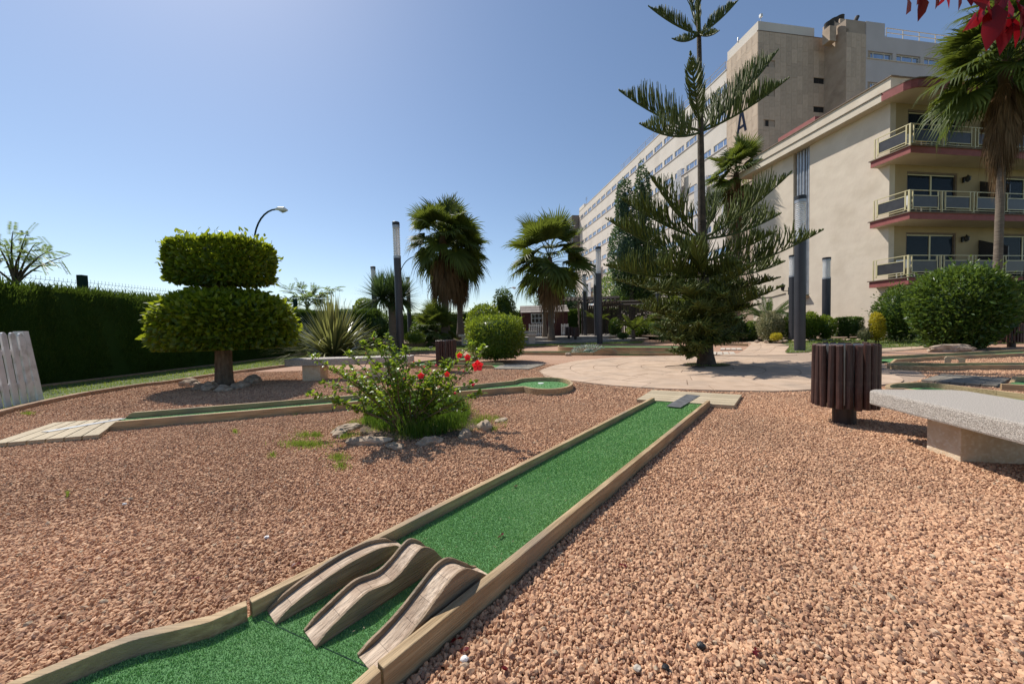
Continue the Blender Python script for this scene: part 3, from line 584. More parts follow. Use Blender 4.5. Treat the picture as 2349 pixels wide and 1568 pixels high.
for lb, qq in (('row of four pale paving tiles right of the big conifer trunk, nearer row', [(1632, 806.2), (1629, 812.3), (1689.5, 811.8), (1684, 806.3)]), ('row of four pale paving tiles right of the big conifer trunk, farther row', [(1653, 797.6), (1651, 801.4), (1704, 801.3), (1700, 797.6)])):
    t_ = thing('start_platform', lb, 'paving tiles', G(1660, 808, 0)); a, b, c, d = [G(*p, .025)[:2] for p in qq]; deck(t_, [a, b, c, d], 4, 0, .025, 'pale_conc', gapd=.03, bev=0)
# --- kerb edging of the left lawn, and the one below the hedge
ke = thing('lawn_edging', 'brown rounded concrete edging curving along the left lawn', 'edging', (KW[5][0], KW[5][1], 0))
kp = np.array(smoothp(KW, 10)); sl_ = np.r_[0, np.cumsum(np.linalg.norm(np.diff(kp, axis=0), axis=1))]; s = 0
while s < sl_[-1]-.05:
    e = min(s+.5, sl_[-1]); pts = [(np.interp(t, sl_, kp[:, 0]), np.interp(t, sl_, kp[:, 1])) for t in (s+.004, (s+e)/2, e-.004)]
    near = pts[1][1] < 17
    ribbon(ke, pts, .09, -.02, .075 if near else .06, 'kerb', 'kerb_stone', bev=.02 if near else 0); s = e
k2 = thing('lawn_edging', 'straight shaded kerb running along the foot of the long hedge', 'edging', (-10.1, 10, 0))
for i in range(24): MB().box((-10.25, 3+i*.8, -.02), (-10.15, 3.79+i*.8, .06)).build('kerb_stone', 'kerb', k2)
fk = thing('lawn_edging', 'low timber kerb at the end of the path right of the big conifer', 'edging', G(1680, 789, 0)); beam(fk, G(1640, 789, .06)[:2], G(1716, 790, .06)[:2], .08, -.02, .1, 'timber', 'kerb_board')
# ------------------------------------------------------------------ gravel chips: geometry-node scatter (nobody could count them)
def gravel(name, rng_seed, y0, y1, spacing, size, zj):
    r = np.random.default_rng(rng_seed); xs = np.arange(-1.62*y1-1, 1.62*y1+1, spacing); ys = np.arange(y0, y1, spacing*.9); X, Y = np.meshgrid(xs, ys); X = X.ravel()+r.uniform(-.5, .5, X.size)*spacing; Y = Y.ravel()+r.uniform(-.5, .5, Y.size)*spacing
    k = (np.abs(X) < 1.56*Y+.9) & (X > -9.4); X, Y = X[k], Y[k]
    for poly in EXC: k = ~inpoly(X, Y, poly); X, Y = X[k], Y[k]
    n = len(X); Z = r.uniform(-.007, zj, n)+.004*np.sin(X*5.3+1)*np.sin(Y*4.1)
    me = bpy.data.meshes.new(name); me.vertices.add(n); me.vertices.foreach_set('co', np.column_stack([X, Y, Z]).astype(np.float32).ravel())
    a = me.attributes.new('rot', 'FLOAT_VECTOR', 'POINT'); a.data.foreach_set('vector', r.uniform(0, 6.28, (n, 3)).astype(np.float32).ravel())
    a = me.attributes.new('scl', 'FLOAT', 'POINT'); a.data.foreach_set('value', (size*np.clip(np.exp(r.normal(-.04, .32, n)), .4, 1.7)).astype(np.float32))
    a = me.attributes.new('kind', 'INT', 'POINT'); a.data.foreach_set('value', r.integers(0, 7, n).astype(np.int32)); me.update()
    o = link(name, me, None, None, kind='stuff')
    ng = bpy.data.node_groups.new(name, 'GeometryNodeTree'); ng.interface.new_socket('Geometry', in_out='INPUT', socket_type='NodeSocketGeometry'); ng.interface.new_socket('Geometry', in_out='OUTPUT', socket_type='NodeSocketGeometry')
    N = ng.nodes; L = ng.links; gi = N.new('NodeGroupInput'); go = N.new('NodeGroupOutput'); g2i = N.new('GeometryNodeGeometryToInstance')
    for i in range(7):
        ic = N.new('GeometryNodeMeshIcoSphere'); ic.inputs['Radius'].default_value = .5; ic.inputs['Subdivisions'].default_value = 2 if y0 < 1.9 else 1
        sp = N.new('GeometryNodeSetPosition'); nz = N.new('ShaderNodeTexNoise'); nz.noise_dimensions = '4D'; nz.inputs['W'].default_value = i*3.7+1; nz.inputs['Scale'].default_value = 1.7; nz.inputs['Detail'].default_value = 1.5
        pos = N.new('GeometryNodeInputPosition'); L.new(pos.outputs[0], nz.inputs['Vector'])
        sb = N.new('ShaderNodeVectorMath'); sb.operation = 'SUBTRACT'; sb.inputs[1].default_value = (.5, .5, .5); L.new(nz.outputs['Color'], sb.inputs[0])
        ml = N.new('ShaderNodeVectorMath'); ml.operation = 'SCALE'; ml.inputs['Scale'].default_value = .95; L.new(sb.outputs[0], ml.inputs[0]); L.new(ml.outputs[0], sp.inputs['Offset']); L.new(ic.outputs[0], sp.inputs['Geometry'])
        tr = N.new('GeometryNodeTransform'); tr.inputs['Scale'].default_value = [(1.2, .85, .7), (1, .8, .75), (1.3, .8, .6), (1, 1, .7), (1.1, .7, .8), (1.35, .9, .55), (.9, .8, .8)][i]
        L.new(sp.outputs[0], tr.inputs[0]); sm = N.new('GeometryNodeSetMaterial'); sm.inputs['Material'].default_value = MT['stone_chip']; L.new(tr.outputs[0], sm.inputs[0]); L.new(sm.outputs[0], g2i.inputs[0])
    ip = N.new('GeometryNodeInstanceOnPoints'); L.new(gi.outputs[0], ip.inputs['Points']); L.new(g2i.outputs[0], ip.inputs['Instance']); ip.inputs['Pick Instance'].default_value = True
    def at(nm, ty):
        q = N.new('GeometryNodeInputNamedAttribute'); q.data_type = ty; q.inputs[0].default_value = nm; return [s_ for s_ in q.outputs if s_.enabled][0]
    L.new(at('kind', 'INT'), ip.inputs['Instance Index']); L.new(at('rot', 'FLOAT_VECTOR'), ip.inputs['Rotation']); L.new(at('scl', 'FLOAT'), ip.inputs['Scale']); L.new(ip.outputs[0], go.inputs[0])
    md = o.modifiers.new('scatter', 'NODES'); md.node_group = ng; return n
n1 = gravel('gravel', 1, .5, 1.9, .0094, .0145, .003)
n2 = gravel('gravel', 2, 1.9, 4.6, .0108, .0148, .003)
n3 = gravel('gravel', 3, 4.6, 9.5, .018, .021, .004)
print('gravel', n1, n2, n3)
# ------------------------------------------------------------------ street furniture
def base_z(x, y):
    if y > 23.7 and .36 < x < 8: return .34
    if y > 21.9 and .36 < x < 9: return .15
    return 0.0
def lamp_post(label, px, ybase, ytop, Y=None, m_top='ribbed_glass', z0=None):
    if Y is None: b = G(px, ybase, 0)
    else: b = P(px, ybase, Y)
    if z0 is not None: b[2] = z0
    H = P(px, ytop, b[1])[2]-b[2]; r = .155
    if LP:
        o = copy_tree(LP[0], None, b, label=label); o.scale = (1, 1, H/5.4); return o
    o = thing('lamp_post', label, 'lamp post', b, 0, 'ribbed column lamp posts around the garden'); o.scale = (1, 1, H/5.4)
    MB().lathe([(r+.003, -.3), (r+.003, .02), (r, .03), (r, 3.93)], 28).build('pole', 'dark_metal', o, off=(0, 0, 0), smooth=False)
    MB().lathe([(r*1.03, 3.93), (r*1.03, 4.02)], 28).build('collar', 'galv', o, off=(0, 0, 0))
    pr = []; z = 4.02
    while z < 5.16: pr += [(r*.80, z), (r*.99, z+.022), (r*.99, z+.034), (r*.80, z+.052)]; z += .066
    MB().lathe(pr, 24).build('ribbed_glass', m_top, o, off=(0, 0, 0), smooth=False)
    MB().lathe([(.035, 4.02), (.035, 5.2)], 10).build('lamp_core', 'white_frame', o, off=(0, 0, 0))
    MB().lathe([(r, 5.16), (r, 5.26)], 28).build('top_ring', 'galv', o, off=(0, 0, 0)); MB().lathe([(r*1.02, 5.26), (r*1.02, 5.385), (r*.9, 5.4)], 28).build('cap', 'cap_black', o, off=(0, 0, 0))
    LP.append(o); return o
LP = []
lamp_post('tall lamp post behind the left bench, nearest of those left of the palms', 919.6, 812.5, 509)
lamp_post('biggest lamp post, standing on the lawn right of the big conifer', 1834.5, 804.6, 449.6)
lamp_post('lamp post at the foot of the terrace steps, left of the big conifer', 1376, 789.6, 566)
lamp_post('thin lamp post just left behind the one at the terrace steps', 1368.5, 779, 608, 24.9)
lamp_post('lamp post standing in front of the pergola corner', 1343, 773.5, 629, 27.5)
lamp_post('distant lamp post showing its top above the pergola', 1347.5, 770, 652, 34)
lamp_post('lamp post behind the spiky yucca tree, left of the tall near one', 862, 770, 611, 22.5)
lamp_post('lamp post behind the yucca crown, right of the tall near one', 940, 760, 635.5, 27)
lamp_post('far lamp post rising left of the twin palms', 998, 765, 653, 33)
lamp_post('lamp post half hidden by the biggest one in front of the cream wall', 1819, 768, 585, 15.6)
lamp_post('lamp post standing alone in front of the blank cream wall', 1895, 770, 590.5, 16.2)
lamp_post('lamp post whose white glass shows between the big conifer branches', 1511, 775, 625, 24)
lamp_post('farther lamp post with white glass right of the conifer gap', 1561.5, 770, 650.5, 27)
def litter_bin(label, b, rz=0, sc=1):
    if BN:
        o = copy_tree(BN[0], None, b, rz, label); return o
    o = thing('litter_bin', label, 'litter bin', b, rz, 'brown slatted litter bins'); n = 22; R_ = .218
    MB().lathe([(.088, -.02), (.088, .17)], 20).build('post', 'brown_post', o, off=(0, 0, 0), bevel=.004)
    mb = MB(); seg = 24; V = []; F = []
    for r, h in [(.19, .2), (.19, .765), (.182, .765), (.182, .24)]:
        V += [(r*math.cos(2*math.pi*k/seg), r*math.sin(2*math.pi*k/seg), h) for k in range(seg)]
    F = [(i*seg+k, i*seg+(k+1) % seg, (i+1)*seg+(k+1) % seg, (i+1)*seg+k) for i in range(3) for k in range(seg)]+[tuple(range(3*seg, 4*seg)), tuple(range(seg-1, -1, -1))]
    mb.add(V, F).build('liner', 'steel', o, off=(0, 0, 0))
    w = .0265; prof = [(-.004, -w), (.012, -w), (.026, -w*.72), (.032, 0), (.026, w*.72), (.012, w), (-.004, w)]
    m0 = MB().prism(prof, 0, .605)
    for i in (9, 10, 11, 12): x, y, z = m0.v[i]; m0.v[i] = (x-.004, y, z-.014)
    me_ = m0.mesh('slat', bevel=.0025)
    for i in range(n):
        a = 2*math.pi*i/n; s = link('slat', me_, 'brown_slat', o); s.location = (R_*math.cos(a), R_*math.sin(a), .172+random.uniform(-.006, .006)); s.rotation_euler = (random.uniform(-.012, .012), random.uniform(-.012, .012), a+random.uniform(-.05, .05))
    BN.append(o); return o
BN = []
litter_bin('nearest litter bin of dark brown slats beside the right bench', G(1936, 968.5, 0), .1)
litter_bin('litter bin of brown slats behind the hibiscus, between the left bench and round bush', G(1025, 853, 0), .4)
litter_bin('litter bin by the right edge, half behind the big round bush', P(2320, 797, 11.2), 1.1)
litter_bin('dark litter bin on the terrace beside the pergola, right of the two', P(1320, 778, 22.3), 2.)
litter_bin('dark litter bin on the terrace beside the pergola, left of the two', P(1305, 776, 23.2), .7)
# benches
def bench(label, c, rz, L, zb=.28, t=.12, w=.6, feet=(-.6, .6), fs=(.36, .24), tilt=None):
    o = thing('bench', label, 'bench', (c[0], c[1], 0), rz, 'terrazzo slab benches')
    pl = [(-L/2+.06, -w/2), (L/2-.06, -w/2), (L/2, -w/2+.07), (L/2, w/2-.07), (L/2-.06, w/2), (-L/2+.06, w/2), (-L/2, w/2-.07), (-L/2, -w/2+.07)]
    MB().prism(pl, zb, zb+t).build('seat_slab', 'terrazzo', o, off=(0, 0, 0), bevel=.016)
    for f in feet: MB().box((f-fs[0]/2, -fs[1]/2, -.02), (f+fs[0]/2, fs[1]/2, zb)).build('foot', 'limestone', o, off=(0, 0, 0), bevel=.006)
    return o
fdir = math.atan2(-.93, -.21)     # runs from the far left corner towards the viewer
bc = np.array([3.17, 1.90]); bench('speckled terrazzo bench with limestone feet at the right edge beside the bin', bc, math.atan2(.98, .19), 2.1, .28, .12, .68, (-.62, .56), (.24, .37))
bench('long terrazzo bench behind the hibiscus, partly in the clipped tree shadow', (-3.53, 7.6), .02, 2.66, .33, .145, .5, (-.78, .66), (.38, .34))
def far_bench(label, x0, x1, y, Y, yb):
    a, b = P(x0, y, Y), P(x1, y, Y); zb = a[2]-.12; g0 = P((x0+x1)/2, yb, Y)[2]
    o = thing('bench', label, 'bench', ((a[0]+b[0])/2, Y, g0), 0, 'terrazzo slab benches'); L = b[0]-a[0]; h = a[2]-g0
    MB().box((-L/2, -.25, h-.13), (L/2, .25, h)).build('seat_slab', 'pale_conc', o, off=(0, 0, 0), bevel=.015)
    for s in (-1, 1): MB().box((s*L*.3-.18, -.17, -.05), (s*L*.3+.18, .17, h-.13)).build('foot', 'pale_conc', o, off=(0, 0, 0))
far_bench('pale bench left of the round clipped bush, below the palms', 1053, 1120, 767, 20.5, 788)
far_bench('pale bench right of the round clipped bush, nearer the viewer', 1180, 1229.5, 765, 19.5, 786)
far_bench('pale bench just in front of the playhouse picket fence', 1185, 1231, 760, 24.5, 773)
# white picket fence at the left edge
pf = thing('picket_fence', 'white wooden picket fence at the left edge, leaning outwards over the lawn', 'fence', (G(86, 921, 0)[0], G(86, 921, 0)[1], 0)); pd = np.array([.45, -.893]); pn = np.array([-pd[1], pd[0]])*-1
def fbox(name, s0, s1, d0, d1, z0, z1, lean, round_=False):
    V = []
    for z in ([z0, z1] if not round_ else [z0, z1-.05, z1-.015, z1]):
        k = 0 if z < z1-.03 or not round_ else (.018 if z < z1-.005 else .04)
        for s, d in ((s0+k, d0), (s1-k, d0), (s1-k, d1), (s0+k, d1)): q = pd*s+pn*(d-z*lean); V.append((q[0], q[1], z))
    n = len(V)//4; F = [(3, 2, 1, 0), (n*4-4, n*4-3, n*4-2, n*4-1)]+[(4*i+k, 4*i+(k+1) % 4, 4*i+4+(k+1) % 4, 4*i+4+k) for i in range(n-1) for k in range(4)]
    MB().add(V, F).build(name, 'white_paint', pf, off=(0, 0, 0), bevel=.004)
LE_ = .03
for s_, q_ in ((0, 0),): fbox('post', -.06, .06, -.05, .06, -.05, 1.17, -.10)
for i in range(9): fbox('picket', .13+i*.155, .235+i*.155, -.055, -.03, .03, 1.14+random.uniform(-.012, .012), -.07-.003*i, True)
for z in (.28, .80): fbox('rail', -.02, 1.6, -.03, .018, z, z+.08, -.08)
# curved street lamps beyond the garden
def street_lamp(label, x, Y, ytop, reach, rz):
    b = P(x, 750, Y); b[2] = 0; H = P(x, ytop, Y)[2]; o = thing('street_lamp', label, 'street lamp', b, rz, 'curved street lamps beyond the hedge'); k = H/10
    pts = [(0, 0, 0), (0, 0, H-2.6*k)]+[(reach*(1-math.cos(a)), 0, H-2.6*k+2.6*k*math.sin(a)) for a in np.linspace(.15, math.pi/2, 9)]
    MB().tube(pts, [.09]*2+[.055]*9, 8).build('pole', 'fence_green', o, off=(0, 0, 0))
    MB().tube([(reach-.05, 0, H), (reach+.15, 0, H+.04), (reach+.55, 0, H-.02), (reach+.8, 0, H-.10)], [.06, .12, .17, .05], 10).build('lamp_head', 'white_frame', o, off=(0, 0, 0))
    MB().tube([(reach+.2, 0, H-.06), (reach+.45, 0, H-.14), (reach+.7, 0, H-.14)], [.06, .13, .05], 8).build('lamp_bowl', 'galv', o, off=(0, 0, 0))
street_lamp('curved street lamp standing behind the clipped two-tier tree', 593, 25, 481, 1.7, 0)
street_lamp('curved street lamp peeping out right of the tall near lamp post', 922, 45, 588, 2.4, 0)
street_lamp('curved street lamp far behind, left of the right palm', 1160, 60, 660, 1.2, 0)
street_lamp('thin street lamp pole between the trunks of the twin palms', 1034, 52, 615, 1.6, math.pi)
# wire fence behind the long hedge
wf = thing('wire_fence', 'dark green welded wire mesh fence with posts rising behind the long hedge', 'fence', (-11.35, 15, 0))
px_, pys = -11.35, [-.6, 2.7, 6., 9.3, 12.3, 15.3, 18.4, 21.7, 25.2, 28.5, 31.8, 35.1]; hts = [2.62, 2.65, 2.68, 2.72, 2.76, 2.8, 2.88, 2.95, 3.0, 3.0, 3.0, 3.0]
for y, h in zip(pys, hts): MB().box((px_-.07, y-.07, 0), (px_+.07, y+.07, h)).build('post', 'fence_green', wf)
for y0, y1, h in zip(pys, pys[1:], hts):
    mb = MB(); y = y0+.1; hh = h-.13
    while y < y1-.08:
        mb.tube([(px_, y, 1.7), (px_, y, hh-.42), (px_-.045, y, hh-.34), (px_, y, hh-.26), (px_, y, hh-.16), (px_-.045, y, hh-.10), (px_, y, hh-.05), (px_, y, hh+.03)], .0042, 3, False); y += .085 if y < 14 else .11
    for z in (hh-.42, hh-.26, hh-.16, hh-.05): mb.tube([(px_, y0+.07, z), (px_, y1-.07, z)], .0045, 3, False)
    mb.build('wire_panel', 'fence_green', wf)
# ------------------------------------------------------------------ hedges
def hedge(name, label, x0, x1, y0, y1, h, dens, L, seed=1, tall=0, m='hedge_leaf', zb=0, W=None, faces=((1, 0), (0, -1))):
    r = np.random.default_rng(seed); o = thing(name, label, 'hedge', ((x0+x1)/2, (y0+y1)/2, zb)); c = np.array([(x0+x1)/2, (y0+y1)/2, 0]); parts = []
    def wv(u, z): return .07*np.sin(u*2.1+z*.7+seed)+.05*np.sin(u*5.3+1.3)+.04*np.sin(u*11+z*3)
    for (ax, ay) in faces:
        ln = (y1-y0) if ax else (x1-x0); n = int(ln*h*dens); u = r.uniform(0, ln, n); z = r.uniform(.02, h, n)**1.0; off = wv(u, z)+r.normal(0, .035, n)-.06*(z < .4)*(1-z/.4)
        if ax: pts = np.column_stack([(x1 if ax > 0 else x0)+ax*off, y0+u, z])
        else: pts = np.column_stack([x0+u, (y1 if ay > 0 else y0)+ay*off, z])
        out = np.tile(np.array([ax, ay, 0.]), (n, 1)); d = out*.45+np.array([0, 0, 1.])+r.normal(0, .25, (n, 3)); l_ = L*r.uniform(.6, 1.4, n)
        t = np.clip(r.beta(1.2, 3, n)+.9*np.clip((z-h+.22)/.22, 0, 1)*r.random(n), 0, 1); parts.append(leaves(pts-c, d, l_, l_*(W or .3), out+r.normal(0, .4, (n, 3)), t))
    n = int((x1-x0)*(y1-y0)*dens*.8); pts = np.column_stack([r.uniform(x0, x1, n), r.uniform(y0, y1, n), h+r.normal(0, .03, n)]); d = np.tile([0, 0, 1.], (n, 1))+r.normal(0, .3, (n, 3)); l_ = L*r.uniform(.7, 1.5, n)*(1+tall*(r.random(n) < .25)); t = np.clip(r.beta(2, 2, n)+.2, 0, 1)
    parts.append(leaves(pts-c, d, l_, np.minimum(l_*(W or .3), L*.32), None, t)); V, F, T = joinVF(parts); link('foliage', npmesh('foliage', V, F, T), m, o)
    n1, n2 = max(2, int((x1-x0)/.5)), max(2, int((y1-y0)/.5)); MB().box((x0+.10-c[0], y0+.10-c[1], .02), (x1-.05-c[0], y1-.05-c[1], h-.02)).build('core_box', m, o, off=(0, 0, 0)); return o  # solid core box, added unseen inside the hedge to block light
hedge('conifer_hedge', 'long tall dark conifer hedge along the left side of the garden', -11.2, -10.45, 1.5, 21.5, 2.14, 1500, .075, 1, tall=1.2, W=.2)
hedge('conifer_hedge', 'dark conifer hedge crossing behind the palms and the playhouse', -11.2, 10.5, 33, 33.8, 2.35, 160, .15, 2, faces=((0, -1),), zb=.25)
hedge('conifer_hedge', 'clipped dark hedge end seen left of the yucca tree trunk', -10.4, -7.7, 20.0, 20.9, 2.3, 350, .1, 3, faces=((1, 0), (0, -1)))
r = np.random.default_rng(31); hg = [o for o in bpy.data.objects if o.name == 'conifer_hedge'][0]; n = 2600; u = r.uniform(1.6, 21.3, n); u = u[np.sin(u*3.1)+np.sin(u*7.7)+r.normal(0, .8, n) > 0]; n = len(u)
q = np.column_stack([r.uniform(-11.1, -10.45, n), u, np.full(n, 2.1)])-np.array(hg.location); l_ = r.uniform(.06, .24, n); V, F, T = leaves(q, np.column_stack([r.normal(0, .15, n), r.normal(0, .15, n), np.ones(n)]), l_, .016, None, r.beta(1.5, 1.5, n)); link('shoots', npmesh('shoots', V, F, T), 'hedge_leaf', hg, kind='stuff')
# ------------------------------------------------------------------ the clipped two-tier tree
tb = G(515, 884, 0); tt = thing('clipped_tree', 'two-tier clipped tree with a round lower crown and box-shaped upper crown', 'tree', tb)
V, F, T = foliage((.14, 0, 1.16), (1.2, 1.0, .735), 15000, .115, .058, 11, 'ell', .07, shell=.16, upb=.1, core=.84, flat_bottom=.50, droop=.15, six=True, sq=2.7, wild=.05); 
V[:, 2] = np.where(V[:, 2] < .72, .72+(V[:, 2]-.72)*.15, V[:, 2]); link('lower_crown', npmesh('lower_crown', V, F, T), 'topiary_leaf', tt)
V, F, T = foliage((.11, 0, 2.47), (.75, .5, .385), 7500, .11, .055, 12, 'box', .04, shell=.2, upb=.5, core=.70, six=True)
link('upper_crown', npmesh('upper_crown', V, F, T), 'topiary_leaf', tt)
r = np.random.default_rng(3); q = np.column_stack([r.uniform(-.65, .9, 170), r.uniform(-.45, .45, 170), 2.83+r.uniform(0, .2, 170)**1]); V, F, T = leaves(q, np.tile([0, 0, 1.], (170, 1))+r.normal(0, .5, (170, 3)), .10, .05, None, np.clip(r.random(170)+.3, 0, 1), True)
link('new_shoots', npmesh('new_shoots', V, F, T), 'topiary_leaf', tt, kind='stuff')
MB().tube([(0, 0, -.05), (.0, 0, .1), (.01, 0, .5), (.03, 0, .9), (.05, 0, 1.6), (.08, 0, 2.2), (.1, 0, 2.5)], [.2, .155, .14, .135, .12, .1, .08], 14).build('trunk', 'bark', tt, off=(0, 0, 0), smooth=True)
for a in (0.5, 2.2, 3.6, 5.2): MB().tube([(.05, 0, 1.8), (.35*math.cos(a), .3*math.sin(a), 2.1), (.6*math.cos(a), .5*math.sin(a), 2.35)], [.05, .035, .02], 6).build('limb', 'bark', tt, off=(0, 0, 0))
for i, (x, y, s) in enumerate([(436, 884, .2), (462, 892, .14), (483, 894, .2), (512, 897, .15), (552, 889, .17), (580, 878, .24), (505, 879, .15)]):
    g = G(x, y, 0); rock('rock', ['low stone leftmost at the foot of the clipped tree', 'small stone left of the clipped tree trunk', 'flat stone just left in front of the clipped tree trunk', 'stone directly in front of the clipped tree trunk', 'pale rounded stone right of the clipped tree trunk', 'darkest humped stone, rightmost at the clipped tree foot', 'small stone hidden behind the clipped tree trunk'][i], (g[0], g[1], .02), (s, s*.7, s*.62), i+1, i*1.1)
# ------------------------------------------------------------------ shrubs
def shrub(label, x0, x1, yt, yb, Y, n, L, m='bush_leaf', name='shrub', cat='shrub', ry=1.0, seed=1, **kw):
    a, b = P(x0, yb, Y), P(x1, yb, Y); cx = (a[0]+b[0])/2; z0 = a[2]*.5+b[2]*.5; zt = P((x0+x1)/2, yt, Y)[2]; rx = (b[0]-a[0])/2*.94*math.cos(math.atan(abs((x0+x1)/2-1174.5)/FP))
    return bush(name, label, cat, (cx, Y, z0), (rx, rx*ry, (zt-z0)/2*.96), n, L, m, seed=seed, **kw)
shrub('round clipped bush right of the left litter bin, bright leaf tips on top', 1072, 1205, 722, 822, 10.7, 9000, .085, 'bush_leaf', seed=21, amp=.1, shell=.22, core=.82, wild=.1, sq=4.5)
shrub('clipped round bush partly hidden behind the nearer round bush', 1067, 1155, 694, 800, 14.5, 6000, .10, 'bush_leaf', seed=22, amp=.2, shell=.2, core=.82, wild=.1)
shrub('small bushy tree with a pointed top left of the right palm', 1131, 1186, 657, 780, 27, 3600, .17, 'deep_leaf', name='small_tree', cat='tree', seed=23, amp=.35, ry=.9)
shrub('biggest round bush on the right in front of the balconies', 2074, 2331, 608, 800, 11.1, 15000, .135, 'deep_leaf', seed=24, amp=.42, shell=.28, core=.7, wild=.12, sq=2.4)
bo_ = shrub('dark glossy bush between the cream wall and the biggest round bush', 2000, 2120, 660, 780, 14.0, 6500, .10, 'deep_leaf', seed=25, amp=.45, wild=.15)
shrub('bright yellow shrub at the corner of the cream wall', 1992, 2031, 716, 782, 13.8, 2200, .07, 'yellow_leaf', seed=26, amp=.4)
shrub('small greyish green shrub left of the yellow shrub', 1966, 2000, 752, 780, 14, 900, .06, 'variegated_leaf', seed=27, amp=.3)
shrub('low box-shaped hedge bush in front of the cream wall', 1911, 1982, 727, 772, 16.0, 4200, .085, 'deep_leaf', shape='box', seed=28, amp=.08, ry=.5)
shrub('yellow green tipped bush right of the biggest lamp post', 1826, 1885, 712, 778, 15.6, 4200, .085, 'bush_leaf', seed=29, amp=.3)
shrub('bush with golden tips below the lone lamp post', 1868, 1918, 722, 776, 15.4, 2600, .085, 'bush_leaf', seed=30, amp=.3)
shrub('dark shrub just left of the biggest lamp post', 1790, 1846, 716, 782, 16.6, 3800, .085, 'deep_leaf', seed=31, amp=.3)
shrub('pale variegated shrub left of the biggest lamp post', 1735, 1802, 712, 785, 16.4, 4800, .085, 'variegated_leaf', seed=32, amp=.35)
shrub('tiny orange yellow shrub on the bed beside the path', 1766, 1795, 763, 781, 14.5, 600, .06, 'yellow_leaf', seed=33, amp=.4)
shrub('blue green conifer shrub behind the black tripod', 1640, 1712, 722, 785, 19, 4800, .11, 'blue_leaf', seed=34, amp=.25)
shrub('dark shrub behind the trunk of the big conifer', 1560, 1660, 700, 782, 22, 4000, .13, 'deep_leaf', seed=35, amp=.3)
shrub('dark shrub in the shade left of the big conifer', 1470, 1570, 715, 780, 25, 3600, .13, 'deep_leaf', seed=36, amp=.3)
shrub('small round clipped bush on the terrace left of the little palm', 1416, 1442, 762, 777, 22.5, 900, .08, 'deep_leaf', seed=37, amp=.1)
shrub('dark green shrub in front of the pergola boards', 1396, 1425, 728, 772, 25.5, 1800, .11, 'deep_leaf', seed=38, amp=.3)
shrub('green shrub behind the little palm by the pergola', 1435, 1492, 733, 775, 25.5, 2400, .11, 'bush_leaf', seed=39, amp=.3)
shrub('feathery low juniper beside the base of the yucca tree', 925, 978, 760, 788, 18, 2600, .10, 'bush_leaf', seed=40, amp=.3, W=.02)
shrub('dark shrub in the bed left of the twin palms', 950, 1015, 720, 785, 24.5, 3600, .14, 'deep_leaf', seed=41, amp=.3)
shrub('dark rounded shrub behind the yucca trunk', 830, 905, 712, 790, 20.5, 3800, .12, 'deep_leaf', seed=42, amp=.25)
shrub('bushy creeper rising above the hedge left of the yucca tree', 812, 862, 683, 722, 24, 1800, .12, 'bush_leaf', seed=43, amp=.4)
shrub('very dark bush in deep shade behind the biggest round bush', 2240, 2420, 640, 792, 13.4, 6500, .12, 'deep_leaf', seed=44, amp=.2)
shrub('shrub hugging the wall between conifer and cycad', 1700, 1745, 735, 783, 18.5, 2000, .1, 'deep_leaf', seed=45, amp=.3)
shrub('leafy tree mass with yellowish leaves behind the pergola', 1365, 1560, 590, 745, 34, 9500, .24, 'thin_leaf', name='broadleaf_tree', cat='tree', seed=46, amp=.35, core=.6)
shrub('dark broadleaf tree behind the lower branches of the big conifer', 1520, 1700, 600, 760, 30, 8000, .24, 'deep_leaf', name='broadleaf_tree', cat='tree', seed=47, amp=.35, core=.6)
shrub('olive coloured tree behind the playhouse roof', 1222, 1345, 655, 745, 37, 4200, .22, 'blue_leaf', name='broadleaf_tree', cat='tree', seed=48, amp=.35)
# tall poplar against the white facade
pb = P(1450, 770, 32); po = thing('poplar_tree', 'tall dark poplar with two pointed tops in front of the white hotel facade', 'tree', pb); parts = []
for (xa, xb, ya, yb_, s) in [(1396, 1482, 500, 670, 1), (1414, 1448, 412, 545, 2), (1456, 1492, 385, 560, 3), (1438, 1528, 520, 690, 4)]:
    a, b = P(xa, yb_, 32)-pb, P(xb, ya, 32)-pb; rx = (b[0]-a[0])/2; rz = (b[2]-a[2])/2; parts.append(foliage(((a[0]+b[0])/2, 0, (a[2]+b[2])/2), (rx, rx*.8, rz), int(900*rx*rz)+600, .2, .13, 60+s, 'ell', .35, core=.55))
V, F, T = joinVF(parts); link('crown', npmesh('crown', V, F, T), 'blue_leaf', po); MB().tube([(0, 0, -.3), (0, 0, 6), (.3, 0, 11)], [.25, .2, .08], 8).build('trunk', 'bark', po, off=(0, 0, 0))
# ------------------------------------------------------------------ strap-leaved plants
def straps(n, L, W, seed, elev=(20, 85), bend=.5, nseg=5, spread=.1):
    r = np.random.default_rng(seed); az = r.uniform(0, 2*np.pi, n); el = np.radians(r.uniform(*elev, n)); l_ = L*r.uniform(.65, 1.1, n); V = []; F = []; T = []
    d = np.stack([np.cos(az)*np.cos(el), np.sin(az)*np.cos(el), np.sin(el)], 1); s = np.stack([-np.sin(az), np.cos(az), 0*az], 1)
    b0 = d*spread*np.array([1, 1, .1]); pts = []
    for k in range(nseg+1):
        t = k/nseg; q = b0+d*(l_*t)[:, None]; q[:, 2] -= bend*l_*t*t*(np.cos(el)**1.2+.08)*r.uniform(.9, 1.1, n); w = W*(1-t**2.2)*(.5+.5*min(1, t*4)); pts.append((q, w))
    tone = r.beta(1.2, 1.6, n); V = np.concatenate([np.stack([q-s*w/2, q+s*w/2], 1) for q, w in pts], 1)   # n, 2*(nseg+1), 3
    o = np.arange(n)[:, None]*2*(nseg+1); F = []
    for k in range(nseg): F.append(o+np.array([[2*k, 2*k+1, 2*k+3, 2*k+2]]))
    return V.reshape(-1, 3), np.concatenate(F), np.tile(tone, nseg)
